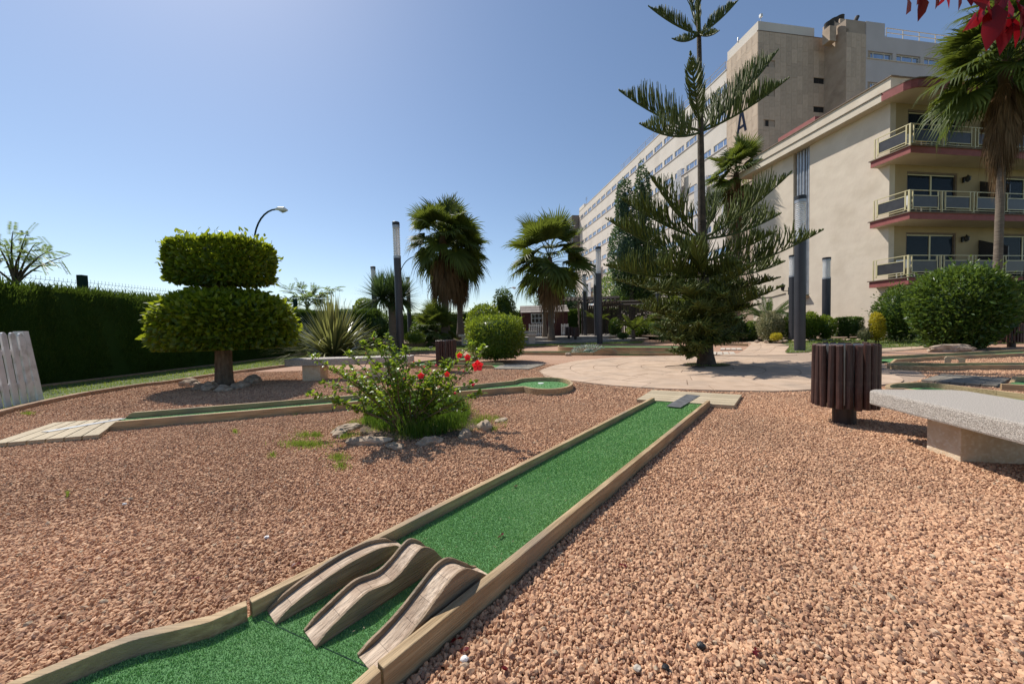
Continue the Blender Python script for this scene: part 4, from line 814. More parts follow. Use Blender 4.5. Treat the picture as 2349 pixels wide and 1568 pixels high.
fb = G(765, 822, 0); fx = thing('flax_plant', 'big flax plant with long striped sword leaves behind the left bench', 'plant', fb)
V, F, T = straps(620, 2.75, .085, 5, (8, 88), .42, 6, .28); V[:, 2] = np.maximum(V[:, 2], .02); link('leaves', npmesh('leaves', V, F, T), 'flax_leaf', fx)
MB().tube([(.3, .1, .3), (.42, .1, 1.6), (.5, .1, 2.25), (.56, .1, 2.4)], [.015, .013, .01, .006], 5).build('flower_stalk', 'bark_dark', fx, off=(0, 0, 0))
yb = G(903, 806, 0); yb[2] = 0; yt = thing('yucca_tree', 'yucca tree with a round head of stiff spiky leaves on a bare trunk', 'tree', yb)
h_ = P(903, 700, yb[1])[2]; MB().tube([(0, 0, -.1), (0, 0, .4), (.02, 0, h_*.6), (0, 0, h_+.1)], [.27, .23, .2, .19], 14).build('trunk', 'palm_bark', yt, off=(0, 0, 0), smooth=True)
for j, (dx, dz, n_) in enumerate([(-.45, .62, 520), (.45, .55, 520), (0, .85, 380)]):
    V, F, T = straps(n_, 1.5, .06, 70+j, (-38, 90), .08, 2, .05); V += np.array([dx, .15*(j-1), h_+dz-.25]); link('leaf_head', npmesh('leaf_head', V, F, T), 'yucca_leaf', yt)
    MB().tube([(0, 0, h_-.2), (dx*.7, 0, h_+dz*.4), (dx, 0, h_+dz-.2)], [.14, .11, .09], 8).build('branch', 'palm_bark', yt, off=(0, 0, 0))
sb = G(1331, 808, 0); V, F, T = straps(150, .45, .02, 8, (20, 85), .3, 3, .2); sv = thing('silver_plant', 'low silvery leaved plant beside the stone in front of the far lane', 'plant', G(1350, 812, 0)); V, F, T = foliage((0, 0, .14), (.62, .3, .17), 700, .09, .03, 81, amp=.3, core=.3); link('foliage', npmesh('foliage', V, F, T), 'silver_leaf', sv)
# cycad (and small feather palms): arching fronds of narrow leaflets
def feather(L, n, lw, ll, arch, seed):
    t = np.linspace(.12, 1, n); r = np.random.default_rng(seed); c = np.column_stack([L*t*(1-.12*arch*t), 0*t, L*t*.9*(1-arch*t)]); tan = unit(np.gradient(c, axis=0)); P_ = []
    for s in (-1, 1):
        d = tan*.55+np.array([0, s, 0.])*.8+np.array([0, 0, .25])+r.normal(0, .05, (n, 3)); l_ = ll*np.sin(np.pi*np.clip(t*.9+.08, 0, 1))**.6; P_.append(leaves(c, d, l_, lw, np.array([[0, 0, 1.]]*n), r.random(n), curl=.25))
    mb = c; V, F, T = joinVF(P_); rach = MB().tube([(0, 0, 0)]+[tuple(p) for p in c[::4]], .012, 4); V2 = np.array(rach.v); F2 = []
    for f in rach.f:
        for k in range(1, len(f)-1): F2.append((f[0], f[k], f[k+1]))
    return np.concatenate([V, V2]), np.concatenate([F, np.array(F2)+len(V)]), np.concatenate([T, np.zeros(len(F2))])
def feather_palm(label, b, L, n, trunk, name='cycad', m='yucca_leaf', seed=1, cat='palm', lw=.02, ll=.2):
    o = thing(name, label, cat, b); r = random.Random(seed); ms = [npmesh('frond', *feather(L, 34, lw, ll, a, seed+i)) for i, a in enumerate((.25, .55, .9))]
    for i in range(n):
        f = link('frond', ms[i % 3], m, o); f.location = (0, 0, trunk); f.rotation_euler = (0, 0, i*2.4+r.uniform(-.2, .2)); f.scale = (1, 1, 1+r.uniform(-.2, .35))
    if trunk > .05: MB().tube([(0, 0, -.2), (0, 0, trunk)], [.14, .12], 8).build('trunk', 'palm_bark', o, off=(0, 0, 0))
    return o
feather_palm('cycad with stiff arching fronds above the variegated shrub', P(1762, 742, 17.4), 1.65, 26, .12, seed=4)
feather_palm('small arching feather palm on the terrace by the pergola', P(1453, 775, 23.0), 1.25, 20, .55, 'feather_palm', 'palm_leaf', 7, lw=.018, ll=.26)
feather_palm('dark small feather palm against the pergola boards', P(1372, 772, 26), 1.0, 14, 1.1, 'feather_palm', 'palm_leaf', 9, lw=.018, ll=.26)
# ------------------------------------------------------------------ fan palms
def fan_frond(pit, petiole, R_, seed, nseg=38, dead=False, arc=105, droop=.5):
    """one fan leaf leaving the crown at pitch pit (degrees), hanging with gravity; local +X is outwards"""
    r = np.random.default_rng(seed); p = math.radians(pit); pts = []; pos = np.array([0, 0, 0.]); a = p; n = 6
    for k in range(n+1): pts.append(pos.copy()); a_ = a-(.55 if not dead else .12)*(k/n)**1.5; pos = pos+petiole/n*np.array([math.cos(a_), 0, math.sin(a_)])
    end = pts[-1]; d0 = unit(pts[-1]-pts[-2]); s = np.array([0, 1., 0]); up = np.cross(d0, s)*-1; up = up if up[2] > 0 else -up
    V = []; F = []; T = []
    for j in range(nseg):
        t = (j+.5)/nseg*2-1; an = math.radians(arc)*t; d = d0*math.cos(an)+s*math.sin(an); d = d+up*(.28*abs(t)-.02); d /= np.linalg.norm(d); l_ = R_*(1-.28*abs(t)**1.5)*r.uniform(.8, 1.1); an += r.normal(0, .02)
        w = .030*R_; sd = np.cross(d, up); sd /= np.linalg.norm(sd)+1e-9; q0 = end+d*.03; q1 = end+d*l_*.45; q2 = end+d*l_*.75; q3 = end+d*l_
        g = droop*(1.3 if dead else 1)*r.uniform(.6, 1.3); q1 = q1-np.array([0, 0, .05*g*l_]); q2 = q2-np.array([0, 0, .26*g*l_])-d*.03*g*l_; q3 = q3-np.array([0, 0, .85*g*l_])-d*.30*g*l_
        nn = up*.018*R_*(1 if j % 2 else -1); b = len(V); V += [q0-sd*w*.15, q0+sd*w*.15, q1-sd*w+nn, q1+sd*w-nn, q2-sd*w*.6, q2+sd*w*.6, q3]; F += [(b, b+1, b+3), (b, b+3, b+2), (b+2, b+3, b+5), (b+2, b+5, b+4), (b+4, b+5, b+6)]; T += [r.random()]*5
    m = MB().tube([tuple(q) for q in pts], [.03, .025, .02, .018, .016, .014, .012], 4, False); k = len(V)
    for f in m.f: F += [(f[0]+k, f[1]+k, f[2]+k), (f[0]+k, f[2]+k, f[3]+k)]; T += [.35]*2
    return npmesh('frond', np.array(V+list(m.v)), np.array(F), np.array(T))
def fan_palm(label, b, H, R_, seed, nlive=44, ndead=30, tr=.2, group=None, lean=(0, 0), name='fan_palm', skirt=1.0, flare=1.6, dsc=1.0):
    o = thing(name, label, 'palm tree', b, 0, group); r = random.Random(seed); pet = R_*.48; fan = R_*.56
    cl = [(84, .1), (66, .16), (48, .24), (28, .33), (5, .42), (-22, .6)]; ms = [[fan_frond(p, pet*(1-.1*k), fan, seed*10+i*3+k, droop=dr) for k in range(2)] for i, (p, dr) in enumerate(cl)]
    md = [fan_frond(p, pet*.55, fan*.85, seed*10+30+i, dead=True, arc=60, droop=.9, nseg=20) for i, p in enumerate((-62, -78))]
    tp = (lean[0], lean[1], H)
    for i in range(nlive):
        g = min(5, int((i/nlive)**.95*6)); f = link('frond', ms[g][i % 2], 'palm_leaf', o); f.location = (tp[0], tp[1], H-.03*g*R_+.1); f.rotation_euler = (r.uniform(-.55, .55), r.uniform(-.3, .3), i*2.39996+r.uniform(-.3, .3)); q = r.uniform(.85, 1.12); f.scale = (q, q, q)
    for i in range(ndead):
        f = link('dead_frond', md[i % 2], 'dead_frond', o); f.location = (tp[0], tp[1], H-.12*R_-r.uniform(0, .42)*R_*skirt); f.rotation_euler = (r.uniform(-.1, .1), r.uniform(-.1, .1), i*2.39996+.5); q = r.uniform(.75, 1.15); f.scale = (q*dsc, q*dsc, q)
    n = 16; pts = [(lean[0]*(k/n)**1.5, lean[1]*(k/n)**1.5, H*k/n-.1*(k == 0)) for k in range(n+1)]
    MB().tube(pts, [tr*(flare-(flare-1)*min(1, k/4))*(1-.25*k/n)*(1+.04*(k % 2)) for k in range(n+1)], 12).build('trunk', 'palm_bark', o, off=(0, 0, 0), smooth=True)
    MB().tube([(tp[0], tp[1], H-.5*R_), (tp[0], tp[1], H-.2*R_), (tp[0], tp[1], H+.1)], [tr*1.0, tr*1.5, tr*.7], 10).build('crown_shaft', 'dead_frond', o, off=(0, 0, 0)); return o
b = P(1023, 777, 24); fan_palm('left palm of the twin pair, taller crown, brown skirt of dead fronds', b, P(1014, 545, 24)[2]-b[2], 3.2, 1, 44, 46, .23, 'fan palms rising above the garden', skirt=1.25)
b = P(1057, 776, 26); fan_palm('right palm of the twin pair, slightly lower crown leaning right', b, P(1064, 580, 26)[2]-b[2], 2.9, 2, 40, 44, .21, 'fan palms rising above the garden', skirt=1.25)
b = P(1265, 781, 23.4); fan_palm('palm in front of the red playhouse with a wide open crown', b, P(1259, 593, 23.4)[2]-b[2], 3.5, 3, 32, 8, .19, 'fan palms rising above the garden', skirt=.5, flare=1.4)
b = P(1250, 776, 25.5); fan_palm('slim second palm stem directly behind the playhouse palm', b, P(1252, 640, 25.5)[2]-b[2], 1.8, 4, 14, 6, .14, 'fan palms rising above the garden', skirt=.7)
b = P(1690, 770, 25); fan_palm('palm standing between the tower and the cream wing', b, P(1682, 400, 25)[2]-b[2], 2.6, 5, 34, 34, .2, 'fan palms rising above the garden', skirt=1.6)
b = P(2283, 790, 12.6); fan_palm('tall palm at the right edge whose crown overlaps the balconies', b, P(2284, 140, 12.6)[2]-b[2], 2.4, 6, 44, 90, .115, 'fan palms rising above the garden', lean=(.12, 0), skirt=1.9, flare=1.2, dsc=.5)
b = P(2360, 780, 14.5); fan_palm('second palm crown hanging in at the top right corner', b, P(2335, 10, 14.5)[2]-b[2], 2.6, 7, 34, 30, .17, 'fan palms rising above the garden', skirt=1.2, flare=1.2)
b = P(1545, 778, 20); fan_palm('low fan palm with bright green fans left of the conifer trunk', b, 1.0, 1.7, 8, 18, 4, .12, 'low bushy fan palms', skirt=.3)
b = P(1590, 778, 21.5); fan_palm('low dark fan palm behind the conifer trunk', b, 1.3, 1.8, 9, 18, 3, .12, 'low bushy fan palms', skirt=.3)
b = P(1000, 783, 23.0); fan_palm('low wide fan palm in the bed left of the twin palms', b, .7, 2.0, 10, 26, 2, .12, 'low bushy fan palms', skirt=.2)
b = P(1660, 778, 21); fan_palm('low fan palm right of the conifer trunk', b, .8, 1.5, 11, 16, 2, .1, 'low bushy fan palms', skirt=.2)
# ------------------------------------------------------------------ Norfolk Island pine
ab_ = G(1620, 838, 0); ar = thing('norfolk_pine', 'tall Norfolk Island pine with wide tiers of combed branches on the round pavement', 'tree', ab_)
def AP(x, y, d=0.): q = P(x, y, ab_[1]+d)-ab_; return q
trunk = [AP(1620, 842), AP(1620, 832), AP(1619, 810), AP(1616, 720), AP(1613, 640), AP(1610, 500), AP(1607, 300), AP(1604, 115), AP(1602, 20), AP(1600, -60), AP(1599, -220)]
MB().tube(trunk, [.27, .21, .165, .135, .12, .085, .065, .05, .042, .036, .01], 12).build('trunk', 'bark_dark', ar, off=(0, 0, 0), smooth=True)
def trunk_at(y):
    ys = [842, 832, 810, 720, 640, 500, 300, 115, 20, -60, -220]; k = np.interp(-y, [-v for v in ys], range(len(ys))); i = min(int(k), len(ys)-2); return trunk[i]+(trunk[i+1]-trunk[i])*(k-i)
def strands(P0, D0, D1, L, r0):
    """many thin curved shoots: start P0, initial direction D0 turning to D1, length L -> triangular tubes"""
    n = len(P0); L = L[:, None]; pts = [P0, P0+D0*L*.30, P0+D0*L*.30+unit(D0*.55+D1*.45)*L*.36, P0+D0*L*.30+unit(D0*.55+D1*.45)*L*.36+D1*L*.34]; rad = [r0*.8, r0*1.05, r0, r0*.45]; R = []
    t = unit(pts[3]-pts[0]); a = unit(np.cross(t, rng.normal(size=(n, 3)))); b = np.cross(t, a)
    for q, rr in zip(pts, rad):
        for k in range(3): th = 2.094*k; R.append(q+(a*math.cos(th)+b*math.sin(th))*rr)
    V = np.stack(R, 1).reshape(-1, 3); o = np.arange(n)[:, None]*12; F = []
    for s_ in range(3):
        for k in range(3): k2 = (k+1) % 3; F.append(o+np.array([[3*s_+k, 3*s_+k2, 3*s_+3+k2, 3*s_+3+k]]))
    F.append(o+np.array([[9, 10, 11, 11]])[:, [0, 1, 2, 2]]) if 0 else None
    return V, np.concatenate(F), np.tile(np.clip(rng.beta(1.3, 2.2, n), 0, 1), 9)
def limb(y_node, tip, n=95, ln=.5, rr=.0115, sag=.12, updir=.9, side=.42, fwd=.35, lr=.028, droop=0, jit=.08):
    N_ = trunk_at(y_node); T_ = np.array(tip); D = T_-N_; Ld = np.linalg.norm(D); C_ = N_+D*.5-np.array([0, 0, sag*Ld]); tt_ = np.linspace(0, 1, 24)[:, None]
    cv = (1-tt_)**2*N_+2*(1-tt_)*tt_*C_+tt_**2*T_; tn = unit(np.gradient(cv, axis=0)); r = rng
    t = np.sort(r.uniform(.07, 1, n)**.85); i = t*23; i0 = np.minimum(i.astype(int), 22); f = (i-i0)[:, None]; P0 = cv[i0]*(1-f)+cv[i0+1]*f; tg = tn[i0]
    sv = unit(np.cross(tg, [0, 0, 1.])); sg = np.where(np.arange(n) % 2 == 0, 1., -1.)[:, None]
    L = ln*np.clip(Ld/1.9, .55, 1.25)*(.30+.70*np.sin(np.pi*np.clip(1-t, 0, .93)/1.25+.15)**1.0)*r.uniform(.8, 1.15, n)*np.where(t < .2, .7, 1); L *= np.clip((1.04-t)/.35, .16, 1)
    D0 = unit(sg*sv*(side*.75)+tg*fwd*.55+np.array([0, 0, updir*.8-droop])+r.normal(0, jit, (n, 3))); D1 = unit(sg*sv*side*.2+tg*.04+np.array([0, 0, updir-droop*1.6])+r.normal(0, jit*1.3, (n, 3)))
    V, F, T = strands(P0, D0, D1, L, rr); m = MB().tube([tuple(q) for q in cv[::3]]+[tuple(T_)], list(np.linspace(lr, .010, 9)), 6); k = len(V); Q = [list(f_) for f_ in m.f if len(f_) == 4]
    V = np.concatenate([V, np.array(m.v)]); F = np.concatenate([F, np.array(Q)+k]); T = np.concatenate([T, np.zeros(len(Q))]); link('branch', npmesh('branch', V, F, T), 'arau_leaf', ar)
rr_ = random.Random(4)
# tiers: (trunk height in survey rows, [(tip x, tip y, depth offset)])
limb(78, AP(1487, 14, .1), 110, .44, jit=.035, side=.3); limb(78, AP(1541, 88, -.5), 60, .30, sag=.2); limb(78, AP(1694, 0, .1), 110, .44, jit=.035, side=.3); limb(78, AP(1650, 70, -.6), 60, .3, sag=.2); limb(78, AP(1601, -60, -.7), 70, .4, sag=.05); limb(78, AP(1580, -50, .9), 60, .4)
limb(300, AP(1420, 208, .15), 150, .6, rr=.012, jit=.035, side=.3); limb(303, AP(1466, 283, -1.1), 120, .46, jit=.035, sag=.16); limb(300, AP(1786, 114, .3), 150, .58, rr=.012, jit=.035, side=.3); limb(302, AP(1811, 178, -.5), 150, .5, rr=.012, jit=.035, side=.3); limb(300, AP(1583, 117, -.75), 150, .5, jit=.04, sag=.04, side=.7, updir=.6); limb(300, AP(1650, 200, 1.4), 60, .4)
limb(-100, AP(1520, -120, 0), 60, .4); limb(-100, AP(1680, -125, 0), 60, .4)
D_ = dict(n=125, rr=.0125, lr=.034)
for y, tips in [(548, [(1487, 397, -.5), (1421, 453, .2), (1816, 395, -.3), (1791, 490, .7), (1640, 440, 1.6)]),
                (600, [(1388, 500, .1), (1782, 530, -.6), (1540, 540, 1.2)]),
                (634, [(1889, 527, -.3), (1386, 608, -.4), (1592, 545, -1.6), (1800, 600, .9), (1700, 600, -1.3), (1500, 600, -1.2)])]:
    for (x, yy, d) in tips: limb(y, AP(x, yy, d), ln=.58, sag=.10, updir=.9, fwd=.7, side=.55, jit=.13, **D_)
for y, tips in [(680, [(1803, 640, -.4), (1420, 645, .5), (1560, 650, -1.5), (1690, 640, 1.3), (1480, 665, -1.0), (1660, 665, -1.4), (1770, 680, .6)]),
                (716, [(1740, 690, -.6), (1460, 700, -.3), (1600, 700, -1.5), (1500, 720, 1.1), (1700, 712, 1.1), (1540, 705, -1.2), (1665, 705, -1.2)])]:
    for (x, yy, d) in tips: limb(y+rr_.uniform(-14, 14), AP(x+rr_.uniform(-15, 15), yy+rr_.uniform(-14, 10), d), n=150, ln=.46, rr=.013, sag=.08, jit=.25, updir=.6, side=.75, lr=.026, droop=.1)
for y, tips in [(745, [(1500, 735, .3), (1560, 745, -1.2), (1710, 735, -.5), (1640, 750, -1.3), (1530, 720, -.9), (1690, 720, .6), (1600, 740, -1.5)]), (772, [(1496, 752, -.2), (1540, 775, -.9), (1720, 757, .2), (1690, 775, -.7), (1590, 790, -1.2), (1650, 790, -1.0), (1640, 760, 1.0), (1560, 760, .9)]),
                (785, [(1545, 806, -.3), (1575, 816, -.5), (1525, 790, .3), (1560, 800, .4)])]:
    for (x, yy, d) in tips: limb(y+rr_.uniform(-14, 10), AP(x, yy+rr_.uniform(-8, 14), d), n=190, ln=.42, rr=.013, sag=.04, jit=.38, updir=.2, side=.9, lr=.018, droop=.28)
for i in range(12):
    a = i*2.4; y = rr_.choice([690, 740, 715, 670]); n_ = trunk_at(y); l_ = rr_.uniform(1.0, 1.7); limb(y, n_+np.array([math.cos(a)*l_, math.sin(a)*l_, l_*.25]), n=90, ln=.4, rr=.0125, sag=.08, updir=.6, side=.7, lr=.02)
g = scatter_in([(ab_[0]+.5*math.cos(a), ab_[1]+.45*math.sin(a)) for a in np.linspace(0, 6.28, 16)], 1600, 5); V, F, T = blades(np.column_stack([g, np.full(len(g), .01)]), .05, .006, .6); link('grass', npmesh('grass', V, F, T), 'grass_blade', kind='stuff')
sheet('tree_pit', [(ab_[0]+.52*math.cos(a), ab_[1]+.47*math.sin(a), .026) for a in np.linspace(0, 5.9, 14)], 'soil')
# ------------------------------------------------------------------ hibiscus with grass and stones
hb = G(932, 990, 0); hi = thing('hibiscus', 'straggly hibiscus shrub with red flowers in the gravel', 'shrub', hb); HY = hb[1]
def HP(x, y, d=0.): return P(x, y, HY+d)-hb
tips = [(712, 905), (745, 880), (772, 850), (800, 812), (832, 790), (858, 776), (880, 800), (905, 840), (888, 770), (930, 800), (985, 838), (1000, 860), (1055, 815), (1085, 790), (1110, 800), (1085, 845), (1080, 880), (1098, 905), (1060, 925), (1070, 940), (985, 875), (830, 870), (790, 860), (860, 850), (940, 870), (1020, 835), (770, 925), (1030, 890), (720, 790+30), (905, 800)]
LP_, LD_ = [], []; rr_ = random.Random(9); sm = MB()
def stem(pts, rad): sm.tube(pts, rad, 5)
for i, (x, y) in enumerate(tips):
    d = rr_.uniform(-.45, .35); T_ = HP(x, y, d); B_ = np.array([rr_.uniform(-.05, .05), rr_.uniform(-.04, .04), .0]); C_ = B_+(T_-B_)*.45+np.array([0, 0, .05+.1*rr_.random()]); cv = [(1-t)**2*B_+2*(1-t)*t*C_+t*t*T_+np.array([rr_.gauss(0, .008), rr_.gauss(0, .008), rr_.gauss(0, .008)])*(0 < t < 1) for t in np.linspace(0, 1, 9)]
    stem(cv, list(np.linspace(.0105, .003, 9)))
    for k in range(3):
        t = rr_.uniform(.4, .85); q = cv[int(t*8)]; e = q+np.array([rr_.uniform(-.16, .16), rr_.uniform(-.13, .13), rr_.uniform(.02, .18)]); stem([q, (q+e)/2+np.array([0, 0, .01]), e], [.004, .003, .002])
        for u in range(9): f = rr_.uniform(.35, 1.02); LP_.append(q+(e-q)*f); LD_.append(np.array([rr_.gauss(0, 1), rr_.gauss(0, 1), rr_.gauss(.5, .7)]))
    for u in range(62): t = 1-rr_.random()**1.15*.74; k = t*8; a = int(min(k, 7)); q = cv[a]+(cv[a+1]-cv[a])*(k-a); LP_.append(q); LD_.append(np.array([rr_.gauss(0, 1), rr_.gauss(0, 1), rr_.gauss(.45, .6)]))
    for u in range(10): LP_.append(T_+np.array([rr_.gauss(0, .012) for _ in range(3)])); LD_.append(np.array([rr_.gauss(0, .8), rr_.gauss(0, .8), rr_.gauss(.8, .5)]))
sm.build('stems', 'stem', hi, off=(0, 0, 0)); LP_, LD_ = np.array(LP_), np.array(LD_); n = len(LP_)
V, F, T = leaves(LP_+unit(LD_)*.008, LD_, rng.uniform(.034, .062, n), rng.uniform(.022, .040, n), None, rng.beta(1.4, 1.6, n), True, .2); link('foliage', npmesh('foliage', V, F, T), 'hibiscus_leaf', hi)
def flower(x, y, s, kind, d):
    c = HP(x, y, d); r = np.random.default_rng(int(x)); ax = unit(np.array([r.uniform(-.2, .8), -1, r.uniform(-.3, .4)])); u = unit(np.cross(ax, [0, 0, 1.])); v = np.cross(u, ax); P_, D_l, UPS = [], [], []
    npet = 5; op = {'open': 1.0, 'bud': .22, 'wilt': .3}[kind]
    for k in range(npet): a = 6.283*k/npet+.3; P_.append(c); D_l.append(ax*(1.0-op*.75)+(u*math.cos(a)+v*math.sin(a))*op); UPS.append(ax)
    V, F, T = leaves(np.array(P_), np.array(D_l), s, s*(.85 if kind == 'open' else .4), np.array(UPS), r.random(npet), True, -.1 if kind == 'open' else .1); f = link('flower', npmesh('flower', V, F, T), 'red_petal' if kind == 'open' else 'pink_petal', hi)
    if kind == 'open': m = MB().tube([tuple(c), tuple(c+ax*s*.8+v*.1*s)], [.0022, .003], 4); m.build('stamen', 'yellow_leaf', f, off=(0, 0, 0))
for a in [(905, 838, .03, 'bud', -.3), (1000, 838, .026, 'wilt', -.3), (1025, 858, .03, 'open', -.35), (925, 868, .024, 'bud', -.35), (1062, 850, .024, 'bud', -.3), (1095, 838, .058, 'open', -.42), (1072, 820, .036, 'open', -.3), (1053, 815, .034, 'open', -.2), (966, 862, .036, 'open', -.35), (1082, 881, .042, 'bud', -.42), (1041, 900, .034, 'bud', -.35), (938, 814, .018, 'bud', -.2), (950, 828, .026, 'bud', -.2), (972, 842, .024, 'wilt', -.2), (855, 776, .034, 'wilt', -.1), (838, 809, .018, 'bud', -.1), (895, 884, .02, 'bud', -.3), (1085, 880, .03, 'bud', -.38)]: flower(*a)
V, F, T = leaves(np.array([HP(988, 893, -.3)]*2), np.array([[.3, -.5, -1], [-.5, -.3, .2]]), .05, .03, None, np.array([.3, .6]), True); link('yellowing_leaf', npmesh('yellowing_leaf', V, F, T), 'yellow_leaf', hi)
# grass under it: dense clump plus sparse fringe
def gp(pts, z=0.): return [tuple(G(x, y, z)[:2]) for x, y in pts]
fr = gp([(755, 993), (800, 968), (860, 960), (905, 935), (985, 930), (1060, 935), (1100, 945), (1165, 965), (1160, 982), (1090, 990), (1040, 1003), (970, 1010), (900, 1015), (850, 1005), (800, 1015)]); den = gp([(830, 975), (850, 945), (900, 925), (980, 925), (1045, 930), (1080, 950), (1065, 985), (1010, 1000), (960, 1010), (890, 995)])
sheet('grass_soil', [(x, y, .006) for x, y in smoothp(gp([(825, 990), (840, 960), (905, 940), (985, 935), (1050, 945), (1095, 970), (1060, 998), (970, 1012), (880, 1010), (825, 990)]), 3)[:-1]], 'soil')
s1 = scatter_in(den, 9000, 1); V, F, T = blades(np.column_stack([s1, np.full(len(s1), .0)]), .21, .0055, .7, seg2=True, seed=9); link('grass', npmesh('grass', V, F, T), 'clump_grass', kind='stuff'); s1 = s1[:900]; s2 = scatter_in(fr, 16000, 2); s2 = s2[(np.sin(s2[:, 0]*9+1)*np.sin(s2[:, 1]*11)+rng.normal(0, .35, len(s2))) > .25]; q = np.concatenate([s1, s2]); h = np.r_[np.full(len(s1), .14), np.full(len(s2), .045)]
patches = [((690, 1020, 45, 9), 700), ((775, 1052, 22, 9), 350), ((783, 1070, 16, 8), 150), ((700, 1000, 30, 7), 300), ((726, 1000, 18, 6), 250), ((715, 1022, 45, 8), 500), ((790, 1003, 14, 5), 120), ((625, 1046, 9, 5), 90), ((540, 992, 7, 3), 80), ((678, 950, 7, 4), 70), ((400, 968, 5, 2), 30), ((1180, 888, 12, 2), 60), ((945, 990, 14, 6), 260), ((1100, 970, 30, 8), 500), ((1130, 985, 20, 6), 200), ((1200, 808+35, 6, 2), 60), ((155, 1138, 4, 3), 18), ((233, 985, 10, 3), 60), ((65, 950, 14, 3), 200), ((30, 937, 26, 6), 500)]
Q, HH = [q], [h]
for (x, y, rx, ry), n in patches:
    a = rng.uniform(0, 6.28, n); k = np.abs(rng.normal(0, .62, n))*rng.uniform(.7, 1.2); Q.append(np.array([G(x+rx*k_*math.cos(a_), y+ry*k_*math.sin(a_), 0)[:2] for a_, k_ in zip(a, k)])); HH.append(np.full(n, .035))
q = np.concatenate(Q); h = np.concatenate(HH); V, F, T = blades(np.column_stack([q, np.full(len(q), .004)]), h, .0035, .8, seg2=True); link('grass', npmesh('grass', V, F, T), 'grass_blade', kind='stuff')
for i, (x, y, s, lb) in enumerate([(845, 1017, (.15, .06, .05), 'long pale flat stone in front of the hibiscus'), (797, 985, (.12, .06, .035), 'flat weathered stone left of the hibiscus, farther back'), (780, 997, (.09, .05, .035), 'low broken stone at the left end of the hibiscus ring'), (905, 1027, (.07, .04, .03), 'small flat stone right of the long pale stone'), (985, 1017, (.09, .045, .04), 'pale stone front right of the hibiscus grass'), (1068, 1000, (.075, .045, .045), 'pitted stone with a hole right of the hibiscus'), (1112, 984, (.075, .055, .06), 'big rounded grey stone rightmost of the hibiscus ring'), (1025, 940, (.08, .04, .03), 'flat stone behind the hibiscus on its right'), (1150, 965, (.07, .04, .015), 'flat slab almost buried right of the hibiscus grass')]):
    c = G(x, y, 0); rock('rock', lb, (c[0], c[1], .01), tuple(v*1.25 for v in s), 20+i, i*.9)
for i, (x, y, s, lb) in enumerate([(1100, 818, .16, 'stone at the left foot of the round clipped bush'), (1135, 820, .15, 'stone below the middle of the round clipped bush'), (1169, 820, .17, 'rounded pale stone at the right foot of the round clipped bush'), (1378, 808, .2, 'pale stone beside the silver plant'), (1320, 812, .13, 'small flat stone left of the far ramp hump, right of the pair'), (1304, 815, .12, 'small flat stone left of the far ramp hump, left of the pair')]):
    c = G(x, y, 0); rock('rock', lb, (c[0], c[1], .03), (s, s*.7, s*.7), 40+i, i*.7)
rk = rock('rock', 'long low pale stone under the biggest round bush', P(2185, 800, 10.2), (.7, .2, .14), 51)
for i in range(16): c = P(1740+i*21+rr_.uniform(-6, 6), 783-i*.35, 15.2+rr_.uniform(-.2, .2)); rock('rock', 'small pale edging stone of the wall bed, '+['first', 'second', 'third', 'fourth', 'fifth', 'sixth', 'seventh', 'eighth', 'ninth', 'tenth', 'eleventh', 'twelfth', 'thirteenth', 'fourteenth', 'fifteenth', 'sixteenth'][i]+' from the path', c, (.11, .08, .06), 60+i, i, group='edging stones of the planting bed', sub=2)
# loose odd stones and litter on the gravel, dry twigs, fallen petals
for i, (x, y, s, m, lb) in enumerate([(1608, 1488, .014, 'cap_black', 'black pebble on the gravel bottom right of the lane'), (1527, 1538, .011, 'cap_black', 'small black pebble near the bottom edge of the gravel'), (1462, 1500+40, .012, 'pale_conc', 'greyish pebble near the bottom of the gravel'), (612, 1337-100, .012, 'white_paint', 'white pebble on the gravel left of the lane'), (300, 1148, .012, 'rock', 'single larger brown pebble on the left gravel'), (1066, 1519, .012, 'white_paint', 'bright white pebble beside the near lane border'), (286, 1150+10, .012, 'white_paint', 'scrap of white paper on the left gravel')]):
    c = G(x, y, 0); rock('pebble', lb, (c[0], c[1], .012), (s, s*.8, s*.7), 80+i, m=m, sub=2); bpy.context.scene.collection.objects[-1]
for i, (x, y, a, l_) in enumerate([(400, 1145+157, .4, .03), (150, 1125, .2, .05), (760, 1190, 1., .06), (1440, 1350, .3, .05), (1815, 1450, 2.2, .07)]):
    c = G(x, y, 0); o = thing('twig', ['short dark twig on the left gravel', 'dark twig at the far left of the gravel', 'thin twig between the hibiscus and the lane', 'pale dry twig right of the lane', 'dry weed stalk on the right gravel'][i], 'twig', (c[0], c[1], .013)); MB().tube([(0, 0, 0), (l_*.5*math.cos(a), l_*.5*math.sin(a), .005), (l_*math.cos(a), l_*math.sin(a), .002)], .0018, 4).build('stick', 'stem', o, off=(0, 0, 0))
pp = [(397, 1168), (1152, 1248), (447, 1332), (680, 1298), (1048, 1474), (1062, 1500), (1150, 1540), (1730, 1500), (1430, 1300), (1185, 1130)]
